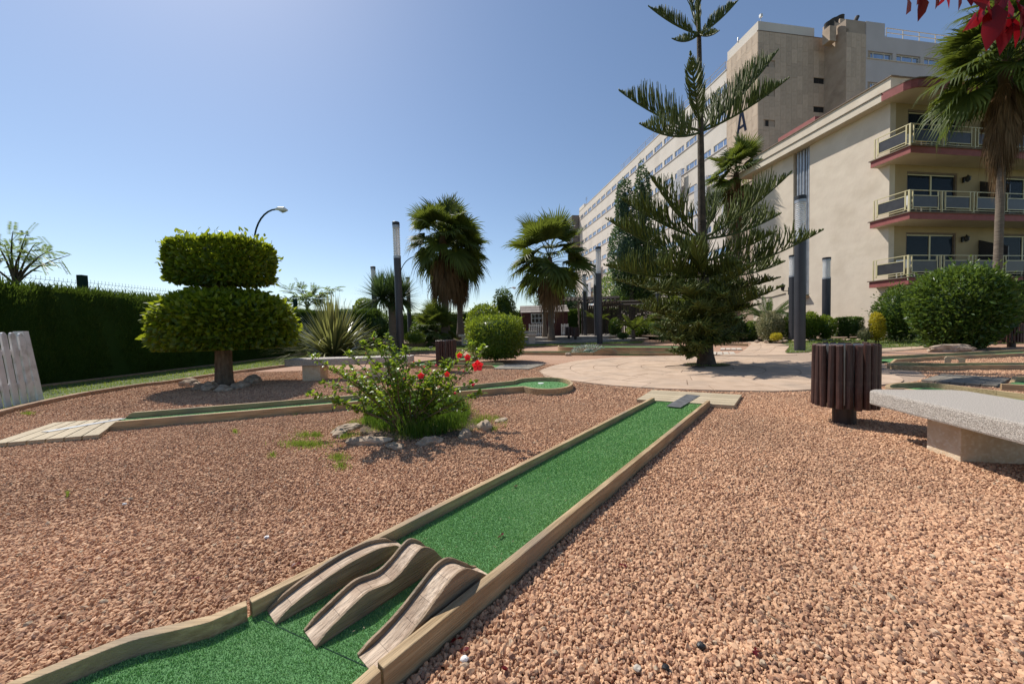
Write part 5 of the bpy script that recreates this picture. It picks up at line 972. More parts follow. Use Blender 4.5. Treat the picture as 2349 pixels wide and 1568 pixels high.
for i, (x, y) in enumerate(pp):
    c = G(x, y, .0); c[2] = .014 if i not in (1, 9) else .042; V, F, T = leaves(np.array([[0, 0, 0.]]*2), rng.normal(size=(2, 3))*np.array([1, 1, .15]), .022, .014, np.array([[0, 0, 1.], [0, .3, 1]]), None, True); o = link('fallen_petal', npmesh('fallen_petal', V, F, T), 'red_leaf'); o.location = tuple(c); o['label'] = ['dark red petal on the gravel left of the hibiscus stones', 'dark red petal on the turf between hibiscus and lane end', 'shrivelled petal on the gravel above the left lane border', 'petal on the gravel nearest the arched wooden ramp', 'dark petal in the shade of the right lane border, upper one', 'dark petal in the shade of the right lane border, lower one', 'reddish petal lowest on the gravel right of the lane', 'petal lying alone on the right gravel far from the border', 'petal on the gravel right of the middle of the lane', 'small petal on the turf of the near lane'][i]; o['category'] = 'petal'; o['group'] = 'fallen petals'
# dry bits: straw and clippings on the turf, dead leaf flecks on the gravel
q = scatter_in([L2, R3, R0, L0], 700, 21)[:150]; V, F, T = leaves(np.column_stack([q, np.full(len(q), ZG+.009)]), np.column_stack([rng.normal(size=(len(q), 2)), rng.normal(0, .1, len(q))]), rng.uniform(.006, .02, len(q)), .0022, np.tile([0, 0, 1.], (len(q), 1)), None, curl=.1); link('straw_bits', npmesh('straw_bits', V, F, T), 'deck_wood', kind='stuff')
q = np.column_stack([rng.uniform(-4.5, 4.5, 900), rng.uniform(1, 7, 900)]); k = np.ones(len(q), bool)
for pl in EXC: k &= ~inpoly(q[:, 0], q[:, 1], pl)
q = q[k]; V, F, T = leaves(np.column_stack([q, np.full(len(q), .012)]), np.column_stack([rng.normal(size=(len(q), 2)), rng.normal(0, .2, len(q))]), rng.uniform(.008, .028, len(q)), rng.uniform(.003, .010, len(q)), np.tile([0, 0, 1.], (len(q), 1))+rng.normal(0, .3, (len(q), 3)), None); link('dead_leaf_flecks', npmesh('dead_leaf_flecks', V, F, T), 'dead_frond', kind='stuff')
# ------------------------------------------------------------------ lawn blades
q = scatter_in(lawnL, 120000, 7); k = rng.random(len(q)) < np.clip(9/(q[:, 1]+.1), .15, 1); q = q[k]; V, F, T = blades(np.column_stack([q, np.full(len(q), .01)]), np.clip(.03+.0015*q[:, 1], 0, .05), .006+.0012*q[:, 1], .7, tone=rng.beta(2, 1.6, len(q))); link('grass', npmesh('grass', V, F, T), 'grass_blade', kind='stuff')
RL2 = [(p[0], p[1]) for p in RLW]; q = scatter_in(RL2, 26000, 8); z = np.clip((q[:, 1]-12.5)/(15.6-12.5), 0, 1)*.15; V, F, T = blades(np.column_stack([q, z+.01]), .05, .02, .7, tone=rng.beta(2, 1.6, len(q))); link('grass', npmesh('grass', V, F, T), 'grass_blade', kind='stuff')
# ------------------------------------------------------------------ acacias behind the fence
def acacia(label, b, tips, Y, seed, lf=.32):
    o = thing('acacia_tree', label, 'tree', b); r = np.random.default_rng(seed); sm = MB(); PS = []
    for (x, y) in tips:
        T_ = P(x, y, Y+r.uniform(-.6, .6))-b; C_ = T_*np.array([.35, .5, .7]); cv = [(1-t)**2*np.zeros(3)+2*(1-t)*t*C_+t*t*T_ for t in np.linspace(0, 1, 8)]; sm.tube(cv, list(np.linspace(.03, .006, 8)), 5)
        for t in np.linspace(.45, 1, 9): k = t*7; a = int(min(k, 6)); q = cv[a]+(cv[a+1]-cv[a])*(k-a); PS.append((q, cv[-1]-cv[-3]))
    sm.build('limbs', 'bark_dark', o, off=(0, 0, 0)); A_, D_l = [], []
    for q, dr in PS:
        for s_ in range(1 if lf < .5 else 2):
            d = unit(unit(dr)*.7+r.normal(0, .6, 3)); l_ = lf*r.uniform(.6, 1.2); sd = unit(np.cross(d, [0, 0, 1.]))
            for t in np.linspace(.15, 1, 11):
                for sg in (-1, 1): A_.append(q+d*l_*t-np.array([0, 0, .12*l_*t*t])); D_l.append(sd*sg+d*.4+np.array([0, 0, -.1]))
    A_ = np.array(A_); V, F, T = leaves(A_, np.array(D_l), .085*lf/.32, .026*lf/.32, np.tile([0, 0, 1.], (len(A_), 1))+r.normal(0, .2, (len(A_), 3)), None); link('crown', npmesh('crown', V, F, T), 'thin_leaf', o); return o
b = P(36, 665, 8.7); b[2] = 0; ao = acacia('thin feathery acacia rising behind the fence at the left edge', P(36, 655, 8.7), [(160, 585), (120, 572), (80, 560), (60, 538), (30, 530), (10, 560), (-20, 545), (-60, 590), (95, 590), (50, 575)], 8.7, 3)
MB().tube([(0, 0, -2.2), (0, 0, 0)], .05, 6).build('trunk', 'bark_dark', ao, off=(0, 0, 0))
ac2 = acacia('feathery acacia behind the fence right of the clipped tree', P(705, 705, 20), [(660, 665), (690, 660), (720, 668), (742, 675), (768, 660), (650, 690), (735, 690), (700, 678)], 20, 5, .6); MB().tube([(0, 0, -2.6), (0, 0, 0)], .07, 6).build('trunk', 'bark_dark', ac2, off=(0, 0, 0))
# ------------------------------------------------------------------ red-leaved branches hanging in at the top right, close to the viewer
rl = thing('red_leaved_branch', 'branch with dark red leaves hanging in at the top right corner', 'branch', P(2250, -60, 1.7)); rb = np.array(rl.location); sm = MB()
sm.tube([P(2600, -220, 1.7)-rb, P(2420, -60, 1.7)-rb, P(2300, -20, 1.75)-rb, P(2200, -40, 1.7)-rb, P(2080, -30, 1.7)-rb], [.012, .009, .007, .005, .003], 6); sm.tube([P(2420, -60, 1.7)-rb, P(2330, 40, 1.7)-rb, P(2240, 50, 1.7)-rb], [.006, .004, .002], 5)
sm.build('twig', 'stem', rl, off=(0, 0, 0)); rs = np.random.default_rng(12)
for (x, y, x2, y2, w) in [(2075, -22, 2093, 26, .07), (2118, -12, 2112, 44, .045), (2140, -30, 2160, 12, .04), (2175, -30, 2155, 14, .04), (2195, -30, 2205, 22, .05), (2240, 28, 2220, 68, .03), (2262, -30, 2250, 40, .05), (2260, 20, 2238, 62, .05), (2285, 8, 2268, 112, .075), (2315, 30, 2340, 105, .07), (2300, 40, 2305, 112, .06), (2330, 0, 2352, 60, .06), (2290, -30, 2300, 30, .06), (2345, -20, 2375, 60, .06), (2360, 40, 2380, 110, .06), (2225, -40, 2232, 8, .05), (2270, -45, 2300, 5, .06), (2320, -50, 2345, 10, .06), (2340, 10, 2362, 85, .07), (2255, -10, 2285, 60, .07), (2310, -10, 2322, 70, .07), (2240, -40, 2262, 20, .06), (2100, -40, 2118, 2, .05), (2160, -35, 2185, 18, .05)]:
    a = P(x, y, 1.7+rs.uniform(-.15, .1)); e = P(x2, y2, 1.68+rs.uniform(-.1, .1)); d = e-a; V, F, T = leaves(np.array([a-rb]), np.array([d]), np.linalg.norm(d), w*1.05, np.array([[rs.uniform(-.7, .7), -1, rs.uniform(-.2, .5)]]), rs.random(1), True, .08); link('leaf', npmesh('leaf', V, F, T), 'red_leaf', rl)
# birds on the lawn, tripod by the bed
for x, y, lb in ((941, 803.5, 'small dark bird on the lawn, left of the two'), (988, 801.5, 'small dark bird on the lawn, right of the two')):
    b = G(x, y, .01); o = thing('bird', lb, 'bird', b, rr_.uniform(-.5, .5)); V, F, T = blob((.11, .05, .05), 3, .1, 1, sub=2); link('body', npmesh('body', V+np.array([0, 0, .11]), F, None, True), 'bird_grey', o)
    V, F, T = blob((.033, .028, .03), 4, .05, 1, sub=2); link('head', npmesh('head', V+np.array([.11, 0, .165]), F, None, True), 'bird_grey', o)
    MB().hexa([(-.08, -.02, .11), (-.22, -.025, .09), (-.22, .025, .09), (-.08, .02, .11)], [(-.08, -.02, .13), (-.22, -.025, .1), (-.22, .025, .1), (-.08, .02, .13)]).build('tail', 'bird_grey', o, off=(0, 0, 0)); MB().tube([(.14, 0, .165), (.17, 0, .16)], [.009, .002], 5).build('beak', 'cap_black', o, off=(0, 0, 0))
    for s in (-1, 1): MB().tube([(.01, s*.02, .07), (.015, s*.022, 0)], .005, 4).build('leg', 'cap_black', o, off=(0, 0, 0))
b = G(1700, 782, 0); tr = thing('tripod', 'black camera tripod standing at the bed edge beside the path', 'tripod', b)
for a in (.4, 2.5, 4.6): MB().tube([(0, 0, 1.05), (.42*math.cos(a), .42*math.sin(a), 0)], [.022, .014], 6).build('leg', 'cap_black', tr, off=(0, 0, 0))
MB().tube([(0, 0, .95), (0, 0, 1.35)], .018, 6).build('centre_column', 'cap_black', tr, off=(0, 0, 0)); MB().box((-.07, -.06, 1.3), (.07, .06, 1.43)).build('head', 'cap_black', tr, off=(0, 0, 0), bevel=.01)
# ------------------------------------------------------------------ hotel wing with the balconies (local axes: a = along the front to the right, b = away along the side wall)
def hdir(x, y): d = ray(x, y); d[2] = 0; return d/np.linalg.norm(d)
wd = hdir(1059, 757); na = np.array([wd[1], -wd[0], 0]); C0 = P(2039, 500, 16.0); C0[2] = 0
def PLN(x, y, o, n_): d = ray(x, y); return EYE+d*np.dot(o-EYE, n_)/np.dot(d, n_)
wing = thing('hotel_wing', 'cream three-balcony hotel wing with burgundy balcony edges at the right', 'building', C0, math.atan2(na[1], na[0]))
def wb(name, m, boxes, par=None, bevel=0, **kw):
    mb = MB(); [mb.box(p, q) for p, q in boxes]; return mb.build(name, m, par or wing, off=(0, 0, 0), bevel=bevel, **kw)
def S(x, y, off=0): q = PLN(x, y, C0+off*na, na)-C0; return float(q@wd), float(q[2])
AX, TOP = 34, 10.69
wb('side_wall', 'cream_wall', [((0, .0, 0), (.3, 3.66, TOP)), ((0, 4.62, 0), (.3, 7.43, TOP)), ((0, 3.66, 0), (.3, 4.62, 2.42)), ((.3, 4.0, 0), (AX, 7.43, TOP))])
wb('pipe_recess', 'brown_edge', [((.26, 3.66, 2.42), (.298, 4.62, TOP))])
for i, (b_, r_) in enumerate([(3.78, .062), (3.92, .05), (4.08, .075), (4.26, .07), (4.43, .06)]): MB().tube([(.12, b_, 2.5), (.12, b_, TOP-.02)], r_, 10, False).build('steel_pipe', 'galv', wing, off=(0, 0, 0), smooth=True)
wb('pipe_ledge', 'kerb', [((-.2, 3.64, 2.34), (.24, 4.5, 2.418))])
DO = [(.95, 3.8), (6.5, 9.35), (12.2, 15.05), (17.8, 20.65)]; FL = [2.77, 5.52, 8.28]
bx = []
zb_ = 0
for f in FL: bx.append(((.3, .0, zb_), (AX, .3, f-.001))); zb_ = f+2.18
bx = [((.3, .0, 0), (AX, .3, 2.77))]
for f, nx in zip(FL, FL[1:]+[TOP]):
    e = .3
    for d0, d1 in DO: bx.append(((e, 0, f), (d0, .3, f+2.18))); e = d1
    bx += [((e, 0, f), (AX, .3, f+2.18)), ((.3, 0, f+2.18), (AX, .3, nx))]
wb('front_wall', 'shaded_wall', bx)
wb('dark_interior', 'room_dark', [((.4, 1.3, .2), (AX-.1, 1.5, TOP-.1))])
wb('floor_slab', 'cream_wall', [((.31, .31, f-.2), (AX, 1.29, f)) for f in FL])
for k, f in enumerate(FL):
    for j, (d0, d1) in enumerate(DO[:2]):
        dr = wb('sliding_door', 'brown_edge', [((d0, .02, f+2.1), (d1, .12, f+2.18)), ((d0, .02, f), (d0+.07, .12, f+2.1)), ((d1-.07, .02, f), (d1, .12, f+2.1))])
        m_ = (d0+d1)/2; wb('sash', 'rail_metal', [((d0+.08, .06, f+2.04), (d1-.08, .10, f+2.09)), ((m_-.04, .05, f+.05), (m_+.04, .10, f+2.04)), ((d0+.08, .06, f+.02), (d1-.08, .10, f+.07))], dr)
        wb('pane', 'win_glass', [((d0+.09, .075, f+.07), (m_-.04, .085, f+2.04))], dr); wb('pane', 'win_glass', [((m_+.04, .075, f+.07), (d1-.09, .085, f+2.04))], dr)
        mb = MB(); V = []; n = 60; 
        for i in range(n): x = d0+.1+(d1-d0-.2)*i/(n-1); yo = .36+.03*math.sin(i*1.9)+.02*math.sin(i*.7); V += [(x, yo, f+.05), (x, yo, f+2.05)]
        F = [(2*i, 2*i+2, 2*i+3, 2*i+1) for i in range(n-1) if not (.42 < i/n < .58 and (k+j) % 2 == 0) and not (k == 0 and i/n > .62)]; mb.add(V, F).build('curtain', 'curtain', dr, off=(0, 0, 0))
    # balcony slab, its burgundy fascia and brown edge
    MB().prism([(-.397, .447), (-.397, -.997), (AX, -.997), (AX, -.002), (-.002, -.002), (-.002, .447)], f-.30, f-.03).build('balcony_slab', 'cream_wall', wing, off=(0, 0, 0))
    wb('balcony_fascia', 'burgundy', [((-.402, -1.004, f-.302), (AX, -.998, f-.03)), ((-.403, -.998, f-.302), (-.398, .45, f-.03)), ((-.398, .448, f-.302), (-.003, .452, f-.03))])
    MB().prism([(-.46, .50), (-.46, -1.06), (AX, -1.06), (AX, -.002), (-.004, -.002), (-.004, .50)], f-.03, f+.012).build('balcony_edge', 'brown_edge', wing, off=(0, 0, 0))
    def railing(par, pts_ax, o, L_, axis, z):   # boxes along a (axis 0) or b (axis 1)
        bb = lambda u0, u1, v, z0, z1, t=.016: ((u0, o-t, z0), (u1, o+t, z1)) if axis == 0 else ((o-t, u0, z0), (o+t, u1, z1))
        return bb
    z = f+.012; bal = wb('railing', 'rail_metal', [((-.36, -.975, z+.90), (AX, -.935, z+.93)), ((-.36, -.965, z+.10), (AX, -.945, z+.125)), ((-.365, -.934, z+.90), (-.325, .34, z+.93)), ((-.355, -.94, z+.10), (-.335, .34, z+.125)), ((-.385, -.985, z), (-.325, -.925, z+.899)), ((-.365, .31, z), (-.325, .35, z+.90)), ((-.365, .20, z+.126), (-.335, .235, z+.899))])
    a0 = -.20
    for i in range(12):
        o_, e_ = -.955, 1.37; fr_ = wb('panel_frame', 'rail_metal', [((a0, o_-.02, z+.68), (a0+e_, o_+.02, z+.71)), ((a0, o_-.02, z+.19), (a0+e_, o_+.02, z+.22)), ((a0, o_-.02, z+.126), (a0+.04, o_+.02, z+.899)), ((a0+e_-.04, o_-.02, z+.126), (a0+e_, o_+.02, z+.899)), ((a0+e_+.14, o_-.03, z+.001), (a0+e_+.19, o_+.03, z+.899))], bal)
        wb('panel', 'rail_panel', [((a0+.042, o_-.006, z+.222), (a0+e_-.042, o_+.006, z+.678))], bal); a0 += 1.70
        if i == 0: a0 -= 0
    fr_ = wb('panel_frame', 'rail_metal', [((-.37, -.80, z+.68), (-.33, .16, z+.71)), ((-.37, -.80, z+.19), (-.33, .16, z+.22)), ((-.37, -.84, z+.126), (-.33, -.80, z+.899)), ((-.37, .16, z+.19), (-.33, .19, z+.71))], bal); wb('panel', 'rail_panel', [((-.356, -.798, z+.222), (-.344, .158, z+.678))], bal)
    for ad in (5.15, 10.9): MB().add([(ad-.03, -.92, z+.002), (ad+.03, -.92, z+.002), (ad+.03, -.01, z+.002), (ad-.03, -.01, z+.002), (ad-.03, -.92, z+1.35), (ad+.03, -.92, z+1.35), (ad+.03, -.01, z+1.85), (ad-.03, -.01, z+1.85)], [(3, 2, 1, 0), (4, 5, 6, 7), (0, 1, 5, 4), (1, 2, 6, 5), (2, 3, 7, 6), (3, 0, 4, 7)]).build('balcony_divider', 'rail_panel', wing, off=(0, 0, 0))
    # wall lantern
    ln = wb('wall_lantern', 'black_iron', [((4.08, -.06, f+1.75), (4.14, -.0, f+2.0)), ((4.07, -.2, f+1.98), (4.15, -.05, f+2.0))])
    MB().lathe([(.05, 0), (.095, .2), (.11, .21), (.03, .28), (.01, .33)], 6, (4.11, -.17), f+1.74).build('lantern_cage', 'black_iron', ln, off=(0, 0, 0)); 
    for q in range(6): a = q*math.pi/3+.52; wb('lantern_glass', 'rail_panel', [((4.11+.07*math.cos(a)-.02, -.17+.07*math.sin(a)-.02, f+1.78), (4.11+.07*math.cos(a)+.02, -.17+.07*math.sin(a)+.02, f+1.92))], ln) if q % 2 == 0 else None
# things standing on the balconies
def plastic_chair(label, a_, f, rz):
    q = C0+na*a_-wd*.5; o = thing('balcony_chair', label, 'chair', (q[0], q[1], f+.014), rz, 'white plastic balcony chairs')
    wb('seat', 'white_frame', [((-.22, -.22, .40), (.22, .22, .43))], o); wb('backrest', 'white_frame', [((-.22, .2, .431), (.22, .235, .85))], o)
    for x in (-.2, .2):
        for y in (-.2, .2): wb('leg', 'white_frame', [((x-.02, y-.02, 0), (x+.02, y+.02, .399))], o)
plastic_chair('white chair on the top balcony near its left corner', .7, FL[2], .4); plastic_chair('white chair on the middle balcony near its left corner', .5, FL[1], 1.1); plastic_chair('white chair on the lowest balcony behind the side railing', .2, FL[0], -.5); plastic_chair('white chair on the top balcony beyond the middle of the rail', 2.6, FL[2], 2.)
# cornice, parapet and the wavy front eave
wb('cornice', 'cream_trim', [((-.5, .0, TOP), (.6, 8.05, TOP+.34))]); wb('cornice_lip', 'brown_edge', [((-.54, -.02, TOP+.341), (.0, 8.1, TOP+.375))])
wb('parapet', 'cream_trim', [((-.001, -.001, TOP+.341), (.3, 7.43, TOP+1.12)), ((.301, .0, TOP+.341), (AX, .25, TOP+1.12))]); wb('parapet_coping', 'brown_edge', [((-.06, -.06, TOP+1.121), (.36, 7.5, TOP+1.165)), ((.361, -.05, TOP+1.121), (AX, .31, TOP+1.165))])
ev = [PLN(x, y, np.array([0, 0, TOP]), np.array([0, 0, 1.]))-C0 for x, y in [(2034.7, 224.7), (2052, 218), (2068, 211), (2085, 205), (2101, 201.4), (2122, 200.4), (2140, 202), (2165, 206), (2220, 211), (2318, 218.5)]]
ev = [(float(q@na), float(q@wd)) for q in ev]; ev = [(-.5, 0.0)]+[(a, min(b, -.02)) for a, b in ev if a > -.45]; sl_b = (ev[-1][1]-ev[-2][1])/(ev[-1][0]-ev[-2][0]); ev.append((AX, ev[-1][1]))
MB().prism(ev+[(AX, -.0005), (-.5, -.0005)], TOP+.002, TOP+.335).build('eave', 'cream_wall', wing, off=(0, 0, 0))
mb = MB(); n = len(ev); V = []
for a, b in ev: V += [(a, b-.004, TOP), (a, b-.004, TOP+.34), (a, b-.06, TOP+.34), (a, b-.06, TOP)]
mb.add(V, [(4*i+k, 4*i+(k+1) % 4, 4*i+4+(k+1) % 4, 4*i+4+k) for i in range(n-1) for k in range(4)]+[(3, 2, 1, 0), (4*n-4, 4*n-3, 4*n-2, 4*n-1)]).build('eave_fascia', 'burgundy', wing, off=(0, 0, 0))
mb = MB(); V = []
for a, b in ev: V += [(a, b+.0, TOP+.341), (a, b+.0, TOP+.385), (a, b-.11, TOP+.385), (a, b-.11, TOP+.341)]
mb.add(V, [(4*i+k, 4*i+(k+1) % 4, 4*i+4+(k+1) % 4, 4*i+4+k) for i in range(n-1) for k in range(4)]+[(3, 2, 1, 0), (4*n-4, 4*n-3, 4*n-2, 4*n-1)]).build('eave_lip', 'brown_edge', wing, off=(0, 0, 0))
wb('roof_kerb', 'burgundy', [((.6, 3.9, TOP+1.17), (3.2, 6.2, TOP+1.75))])
wb('roof', 'brown_edge', [((.31, .32, TOP+.3), (AX, 7.4, TOP+.36))])
q = PLN(1809.6, 667, C0, na)-C0; lb_ = float(q@wd); lz = float(q[2]); sl2 = wb('wall_lantern', 'black_iron', [((-.03, lb_-.03, lz-.22), (-.001, lb_+.03, lz+.22)), ((-.42, lb_-.012, lz-.02), (-.031, lb_+.012, lz+.015))])
MB().lathe([(.09, 0), (.17, .30), (.02, .42)], 4, (-.42, lb_), lz+.02).build('lantern_cage', 'black_iron', sl2, off=(0, 0, 0)); MB().lathe([(.088, .02), (.16, .29)], 4, (-.42, lb_), lz+.018).build('lantern_glass', 'curtain', sl2, off=(0, 0, 0))
MB().tube([(-.02, lb_+.2, lz-.12), (-.02, 6, lz-.25), (-.02, 7.4, lz-.2)], .02, 5).build('cable', 'stem', wing, off=(0, 0, 0))
# ------------------------------------------------------------------ the main hotel: tower and long facade
wh = hdir(1047, 757.3); nh = np.array([wh[1], -wh[0], 0]); T0 = P(1738.6, 300, 33.0); T0[2] = 0
hot = thing('hotel_building', 'tall white hotel with stone-clad tower and long facade of strip windows', 'building', T0, math.atan2(nh[1], nh[0]))
hb_ = lambda name, m, boxes, par=None, **kw: wb(name, m, boxes, par or hot, **kw)
def HS(x, y, off=0.): q = PLN(x, y, T0+off*nh, nh)-T0; return float(q@wh), float(q[2])
def HF(x, y, off=0.): q = PLN(x, y, T0+off*wh, wh)-T0; return float(q@nh), float(q[2])
TL = HS(1666.8, 300)[0]; TH = 27.75
hb_('tower_wall', 'clad_back', [((.06, .06, 0), (7.25, TL, TH-.02)), ((7.251, -1.83, 0), (9.95, TL, 28.0))])
# cladding panels of the side and front of the tower and of the projecting stair wall
r = random.Random(5); box0 = MB().box((0, 0, 0), (1, 1, 1)).mesh('stone_panel')
def panels(u0, u1, z0, z1, ow, oh, place, holes=()):
    nu = max(1, round((u1-u0)/ow)); wv_ = (u1-u0)/nu
    for i in range(nu):
        z = z1; off = r.uniform(0, oh*.6)
        z_ = z0+off-oh
        while z_ < z1-.01:
            a0, a1 = max(z_, z0), min(z_+oh, z1); z_ += oh; ua, ub = u0+i*wv_+.006, u0+(i+1)*wv_-.006; za, zc = a0+.006, a1-.006
            if zc-za < .05: continue
            hit = [h for h in holes if h[0] < ub and h[1] > ua and h[2] < zc and h[3] > za]
            segs = [(za, zc)]
            if hit: h = hit[0]; segs = [s_ for s_ in ((za, min(zc, h[2])), (max(za, h[3]), zc)) if s_[1]-s_[0] > .05]
            for s0, s1 in segs:
                o = link('stone_panel', box0, 'cladding', hot); p_, sc_ = place(ua, ub, s0, s1, r.uniform(0, .004)); o.location = p_; o.scale = sc_
W1 = [(.80, 1.22, z, z+.62) for z in (19.2, 21.95, 24.6)]+[(6.04, 7.22, z, z+.55) for z in (20.86, 23.53)]
panels(0.0, 7.25, 14.5, TH, .6, 1.3, lambda a, b, c, d, e: ((a, .0-e, c), (b-a, .055+e, d-c)), W1)
panels(0.058, TL, 14.5, TH, .62, 1.3, lambda a, b, c, d, e: ((.0-e, a, c), (.055+e, b-a, d-c)))
HZ1 = HF(1944.8, 73.7, -1.89)[1]; A1 = HF(1987, 79, -1.89)[0]; A0 = 7.25
hb_('stair_wall', 'cladding', [((A0, -1.83, 14), (A0+.05, .0, HZ1)), ((A0, -1.83, HZ1), (A0+.35, -.8, HZ1+.4)), ((A0, -1.2, HZ1+.4), (A0+.35, -.2, HZ1+1.2)), ((A0, -.55, HZ1+1.2), (A0+.5, .2, HZ1+2.1))])
panels(A0, A1, 14.5, HZ1, .6, 1.3, lambda a, b, c, d, e: ((a, -1.89-e, c), (b-a, .058+e, d-c)))
for a, b, c, d in W1[:3]: w_ = hb_('window', 'brown_edge', [((a, .02, c-.06), (b, .10, c)), ((a, .05, c), (a+.05, .1, d)), ((b-.05, .05, c), (b, .1, d)), ((a, .05, d-.04), (b, .1, d))]); hb_('pane', 'room_dark', [((a+.05, .055, c), (b-.05, .059, d-.04))], w_)
for a, b, c, d in W1[3:]: w_ = hb_('window', 'black_iron', [((a, .02, c-.08), (b, .10, c)), ((a, .05, d-.05), (b, .1, d)), (((a+b)/2-.03, .04, c), ((a+b)/2+.03, .1, d-.05))]); hb_('pane', 'room_dark', [((a, .055, c), ((a+b)/2-.03, .059, d-.05)), (((a+b)/2+.03, .055, c), (b, .059, d-.05))], w_)
hb_('tower_roof_parapet', 'facade', [((.12, .1, TH+.001), (6.2, TL, TH+.95))]); hb_('roof_vent', 'galv', [((3.0, .4, TH+.951), (3.5, .9, TH+1.15))]); hb_('parapet_edge', 'brown_edge', [((-.02, -.02, TH), (7.24, .099, TH+.05))])
MB().tube([(.5, 3, TH+.95), (.3, 2.6, TH+1.5), (.1, 2.4, TH+.9)], .05, 6).build('roof_pipe', 'galv', hot, off=(0, 0, 0)); MB().tube([(.6, .3, TH+.95), (.6, .3, TH+1.5)], .03, 5).build('camera_pole', 'galv', hot, off=(0, 0, 0)); hb_('camera', 'white_frame', [((.5, .2, TH+1.5), (.72, .4, TH+1.75))])
# letters on the side of the tower, dark blue, fixed flat on the stone
lz0, lz1 = 19.55, 21.5; lc = 1.88
def letter(strokes, name, label=None):
    mb = MB()
    for (y0, z0, y1, z1, w_) in strokes:
        d = Vector((0, y1-y0, z1-z0)).normalized(); n_ = Vector((0, d.z, -d.y))*w_/2; a, b = Vector((-.012, y0, z0)), Vector((-.012, y1, z1)); q = [a-n_, a+n_, b+n_, b-n_]; mb.hexa(q, [Vector((-.03, p.y, p.z)) for p in q])
    mb.build(name, 'letter_blue', hot, off=(0, 0, 0))
letter([(lc+.50, lz0, lc+.09, lz1, .24), (lc-.50, lz0, lc-.09, lz1, .24), (lc+.36, lz0+.62, lc-.36, lz0+.62, .22)], 'letter'); letter([(lc, 22.4, lc, 24.3, .24)], 'letter')
# chimneys and roof plant
for i, (a, b, z) in enumerate([(A0+.45, .3, HZ1+2.1), (A0+.2, -.25, HZ1+1.2), (A0+.2, -.9, HZ1+.4)]):
    a_ = HF([1925.5, 1912, 1902.3][i], 60, b)[0]; zt = HF(1900, [36, 44, 52][i], b)[1]; zb2 = HF(1900, [47, 58, 66][i], b)[1]
    MB().lathe([(.34, 0), (.36, (zt-zb2)*.25), (.33, (zt-zb2)*.3), (.37, (zt-zb2)*.55), (.33, (zt-zb2)*.6), (.38, (zt-zb2)*.95), (.3, zt-zb2)], 14, (a_, b), zb2).build('chimney_pot', 'chimney_dark', hot, off=(0, 0, 0)); hb_('chimney_stack', 'cladding', [((a_-.35, b-.33, HZ1-.3), (a_+.35, b+.33, zb2))])
a_, z_ = HF(1955, 62, -1.2); MB().tube([(a_-.5, -1.2, z_-.4), (a_+.1, -1.2, z_+.15), (a_+.55, -1.2, z_+.95)], [.22, .2, .17], 10).build('roof_horn', 'chimney_dark', hot, off=(0, 0, 0)); MB().lathe([(.3, 0), (.3, .9)], 10, (a_-.1, -1.2), HZ1-.1).build('roof_plant', 'chimney_dark', hot, off=(0, 0, 0))
MB().tube([(a_-.7, -1.6, HZ1), (a_-.7, -1.6, HZ1+1.3), (a_-.4, -1.6, HZ1+1.3)], .04, 5).build('roof_pipe', 'black_iron', hot, off=(0, 0, 0))
wbf = [((A1+.001, -1.88, 0), (60, -1.6, HF(2060, 88, -1.88)[1]))]; ZW = wbf[0][1][2]; hb_('white_wing_wall', 'facade_b', [((A1+.001, -1.6, 0), (60, 3, ZW))]); 
rows = [ZW-2.0, ZW-4.75]; blk = HF(1990, 49, -1.88); hb_('roof_block', 'facade_b', [((A1+.002, -1.88, ZW), (HF(2030, 60, -1.88)[0], 1.5, blk[1]))])
e0 = HF(1991, 120, -1.88)[0]; wwid = HF(2048, 120, -1.88)[0]-e0; pit_ = HF(2056.6, 120, -1.88)[0]-e0
zt1, zb1 = HF(1991, 116, -1.88)[1], HF(1991, 133, -1.88)[1]; strips = []; zc = 14
for zz in (zb1-2.75, zb1): strips.append(((A1+.001, -1.88, zc), (60, -1.6005, zz))); [strips.append(((e0+pit_*k+wwid, -1.88, zz), (e0+pit_*(k+1), -1.6005, zz+zt1-zb1))) for k in range(-1, 7)]; zc = zz+zt1-zb1
strips.append(((A1+.001, -1.88, zc), (60, -1.6005, ZW-.001))); strips.append(((e0+pit_*7+wwid, -1.88, zb1-3), (60, -1.6005, ZW-.5))); hb_('spandrel', 'facade_b', strips[:-1])
def win(name_par, a0, a1, z0, z1, ax, o):
    """strip window with three panes; ax=0 along a at b=o, ax=1 along b at a=o"""
    B = (lambda u0, u1, d0, d1, za, zb_: ((u0, o+d0, za), (u1, o+d1, zb_))) if ax == 0 else (lambda u0, u1, d0, d1, za, zb_: ((o+d0, u0, za), (o+d1, u1, zb_)))
    c1, c2 = a0+(a1-a0)*.27, a0+(a1-a0)*.72; t = .035
    f = hb_('window', 'white_frame', [B(a0, a1, .0, .06, z1-.06, z1), B(a0, a1, .0, .06, z0, z0+.05), B(a0, a0+.05, .001, .06, z0+.05, z1-.06), B(a1-.05, a1, .001, .06, z0+.05, z1-.06), B(c1-t, c1+t, .001, .06, z0+.05, z1-.06), B(c2-t, c2+t, .001, .06, z0+.05, z1-.06)])
    hb_('pane', 'facade_glass', [B(a0+.05, a1-.05, .03, .04, z0+.05, z1-.06)], f); return f
for zz in (zb1-2.75, zb1):
    for k in range(7): win(hot, e0+pit_*k, e0+pit_*k+wwid, zz, zz+zt1-zb1, 0, -1.75)
    hb_('sill', 'cream_trim', [((A1+.1, -1.93, zz-.07), (24, -1.881, zz))])
mb = MB(); a9 = HF(2030, 60, -1.6)[0]
for z in (.55, .95): mb.tube([(a9, -1.7, ZW+z), (60, -1.7, ZW+z)], .035, 5)
for k in range(18): mb.tube([(a9+k*1.9, -1.7, ZW), (a9+k*1.9, -1.7, ZW+.95)], .035, 5)
